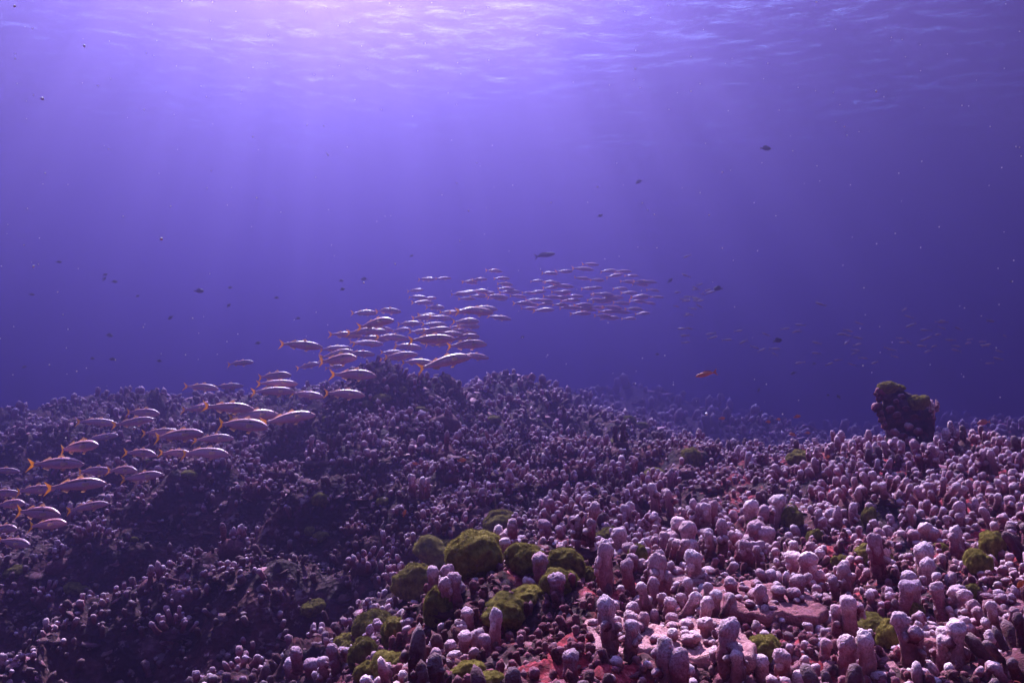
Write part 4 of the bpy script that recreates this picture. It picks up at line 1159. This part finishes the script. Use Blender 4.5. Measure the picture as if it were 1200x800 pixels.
# ------------------------------------------------------------------ drifting specks
s = Soup()
r7 = np.random.default_rng(77)
v0, f0 = ICO[1]
for i in range(420):
    d = r7.uniform(.5, 3.6); px, py = r7.uniform(-100, 1300), r7.uniform(-40, 520)
    sz = r7.uniform(.00035, .0009) * d * (2.2 if r7.random() < .05 else 1)
    c = pixdir(px, py) * d
    if c[2] < float(reef_z(np.array([c[0]]), np.array([c[1]]), False)[0]) + .1: continue
    s.add(v0 * sz * r7.uniform(.6, 1.3, 3) + c, f0)
m = Mat('marine_snow'); oc = m.obj()
m.ln(m.ramp(m.noise(40, 2, .5, oc), [(.4, (.75, .68, .70)), (.6, (.9, .85, .85))]), m.bsdf.inputs['Base Color']); m.bsdf.inputs['Roughness'].default_value = .8
sp = link('drifting_plankton', s.mesh('drifting_plankton', m.m))
tag(sp, 'tiny pale specks drifting in the open water', 'plankton', kind='stuff')
# ------------------------------------------------------------------ wording: which one is which
ORD = ['first', 'second', 'third', 'fourth', 'fifth', 'sixth', 'seventh', 'eighth', 'ninth', 'tenth', 'eleventh', 'twelfth', 'thirteenth', 'fourteenth', 'fifteenth', 'sixteenth', 'seventeenth', 'eighteenth', 'nineteenth']
TENS = {20: 'twentieth', 30: 'thirtieth', 40: 'fortieth', 50: 'fiftieth', 60: 'sixtieth', 70: 'seventieth', 80: 'eightieth', 90: 'ninetieth'}
TEN = {20: 'twenty', 30: 'thirty', 40: 'forty', 50: 'fifty', 60: 'sixty', 70: 'seventy', 80: 'eighty', 90: 'ninety'}
def nth(n):
    if n <= 19: return ORD[n - 1]
    return TENS[n] if n % 10 == 0 else TEN[n // 10 * 10] + '-' + ORD[n % 10 - 1]
# goatfish: rows of the school told apart by what they swim over, then counted from the left
def rows(items, bands, say):
    for (y0, y1, where) in bands:
        got = sorted([f for f in items if y0 <= f[2] < y1], key=lambda f: f[1])
        for i, f in enumerate(got):
            f[5]['label'] = say(f, i + 1, len(got), where)
def say_fish(look):
    def g(f, i, n, where):
        ti = 'climbing' if f[4] >= 9 else 'level' if abs(f[4]) <= 3 else 'slightly climbing' if f[4] > 3 else 'nosing down'
        return f'{ti} {look}, {nth(i)} from left {where}'
    return g
rows([f for f in FISH if f[0] == 'near'], [(0, 456, 'above the skyline of the left reef'), (456, 492, 'along the top edge of the left reef'), (492, 520, 'in the second row of the near school'), (520, 556, 'in the third row of the near school'), (556, 900, 'in the lowest row over dark reef')], say_fish('pink orange-tailed fish'))
rows([f for f in FISH if f[0] == 'middle'], [(0, 350, 'along the top of the middle school'), (350, 373, 'in the second row of the middle school'), (373, 391, 'in the third row of the middle school'), (391, 410, 'in the fourth row of the middle school'), (410, 900, 'just above the left ridge peak')], say_fish('pink orange-tailed fish'))
rows([f for f in FISH if f[0] == 'far'], [(0, 331, 'along the top of the far school'), (331, 344, 'in the second row of the far school'), (344, 351, 'in the third row of the far school'), (351, 361, 'in the fourth row of the far school'), (361, 900, 'along the bottom of the far school')], say_fish('hazy pinkish fish'))
for nm, sel in (('on the left side', lambda f: f[0] < 600), ('on the right side', lambda f: f[0] >= 600)):
    for i, f in enumerate(sorted([f for f in DFISH if sel(f)], key=lambda f: f[0])):
        f[3]['label'] = f'small dark fish in open water, {nth(i + 1)} from left of those {nm}'
for i, f in enumerate(sorted(PALE, key=lambda f: f[0])):
    f[2]['label'] = f'faint tiny pale fish, {nth(i + 1)} from the left in the distant right school'

LANDMARK = [(586, 617, 'the round algae ball with pink knob'), (553, 655, 'the largest algae mass'), (605, 715, 'the long slanting algae roll'), (436, 745, 'the lower left algae group'), (527, 700, 'the tall finger group'),
            (731, 640, 'the tallest crest finger'), (797, 630, 'the massive finger stump'), (738, 770, 'the left pink ledge'), (838, 775, 'the wide pink ledge'), (908, 720, 'the right pink ledge'), (909, 650, 'the ring shaped algae tuft'),
            (928, 608, 'the tall algae ball on the bank'), (1022, 652, 'the broad algae ball on the bank'), (1050, 740, 'the algae cone by the brown knob'), (1160, 650, 'the algae pair at the right edge'), (1062, 500, 'the coral pillar'),
            (745, 495, 'the algae balls on the hump'), (812, 536, 'the dark algae clump by the hump'), (768, 556, 'the drooping algae clump'), (938, 536, 'the flat topped algae clump'), (1020, 606, 'the split algae tuft'), (1064, 582, 'the algae patch before the pillar'),
            (578, 492, 'the algae beside the pale spur'), (373, 620, 'the bright algae ball on the slope'), (365, 713, 'the lone slope algae ball'), (448, 588, 'the algae ball between hollows'), (470, 460, 'the algae on the ridge top'),
            (1115, 790, 'the dark shafted finger'), (1018, 770, 'the stacked bright fingers'), (686, 617, 'the small ball behind the crest'), (120, 545, 'the goatfish school at left'), (85, 690, 'the dim algae in the dark'), (1180, 720, 'the cup shaped ledge')]
buckets = {}
for e in PLACED:
    if e['kind'] == 'coral' and not e['words']:
        lx, ly, nm = min(LANDMARK, key=lambda l: (l[0] - e['px']) ** 2 + 1.6 * (l[1] - e['py']) ** 2)
        dx, dy = e['px'] - lx, e['py'] - ly
        side = ('right of' if dx > 0 else 'left of') if abs(dx) > abs(dy) * 1.1 else ('in front of' if dy > 0 else 'behind')
        buckets.setdefault((nm, side), []).append((math.hypot(dx, dy), e))
for (nm, side), L in buckets.items():
    for i, (_, e) in enumerate(sorted(L, key=lambda t: t[0])):
        size = 'small' if e['n'] <= 4 else 'dense' if e['n'] >= 8 else 'mid-sized'
        which = 'nearest' if i == 0 else nth(i + 1)+ '-nearest'
        e['o']['label'] = f'{size} lavender finger coral, {which} {side} {nm}'
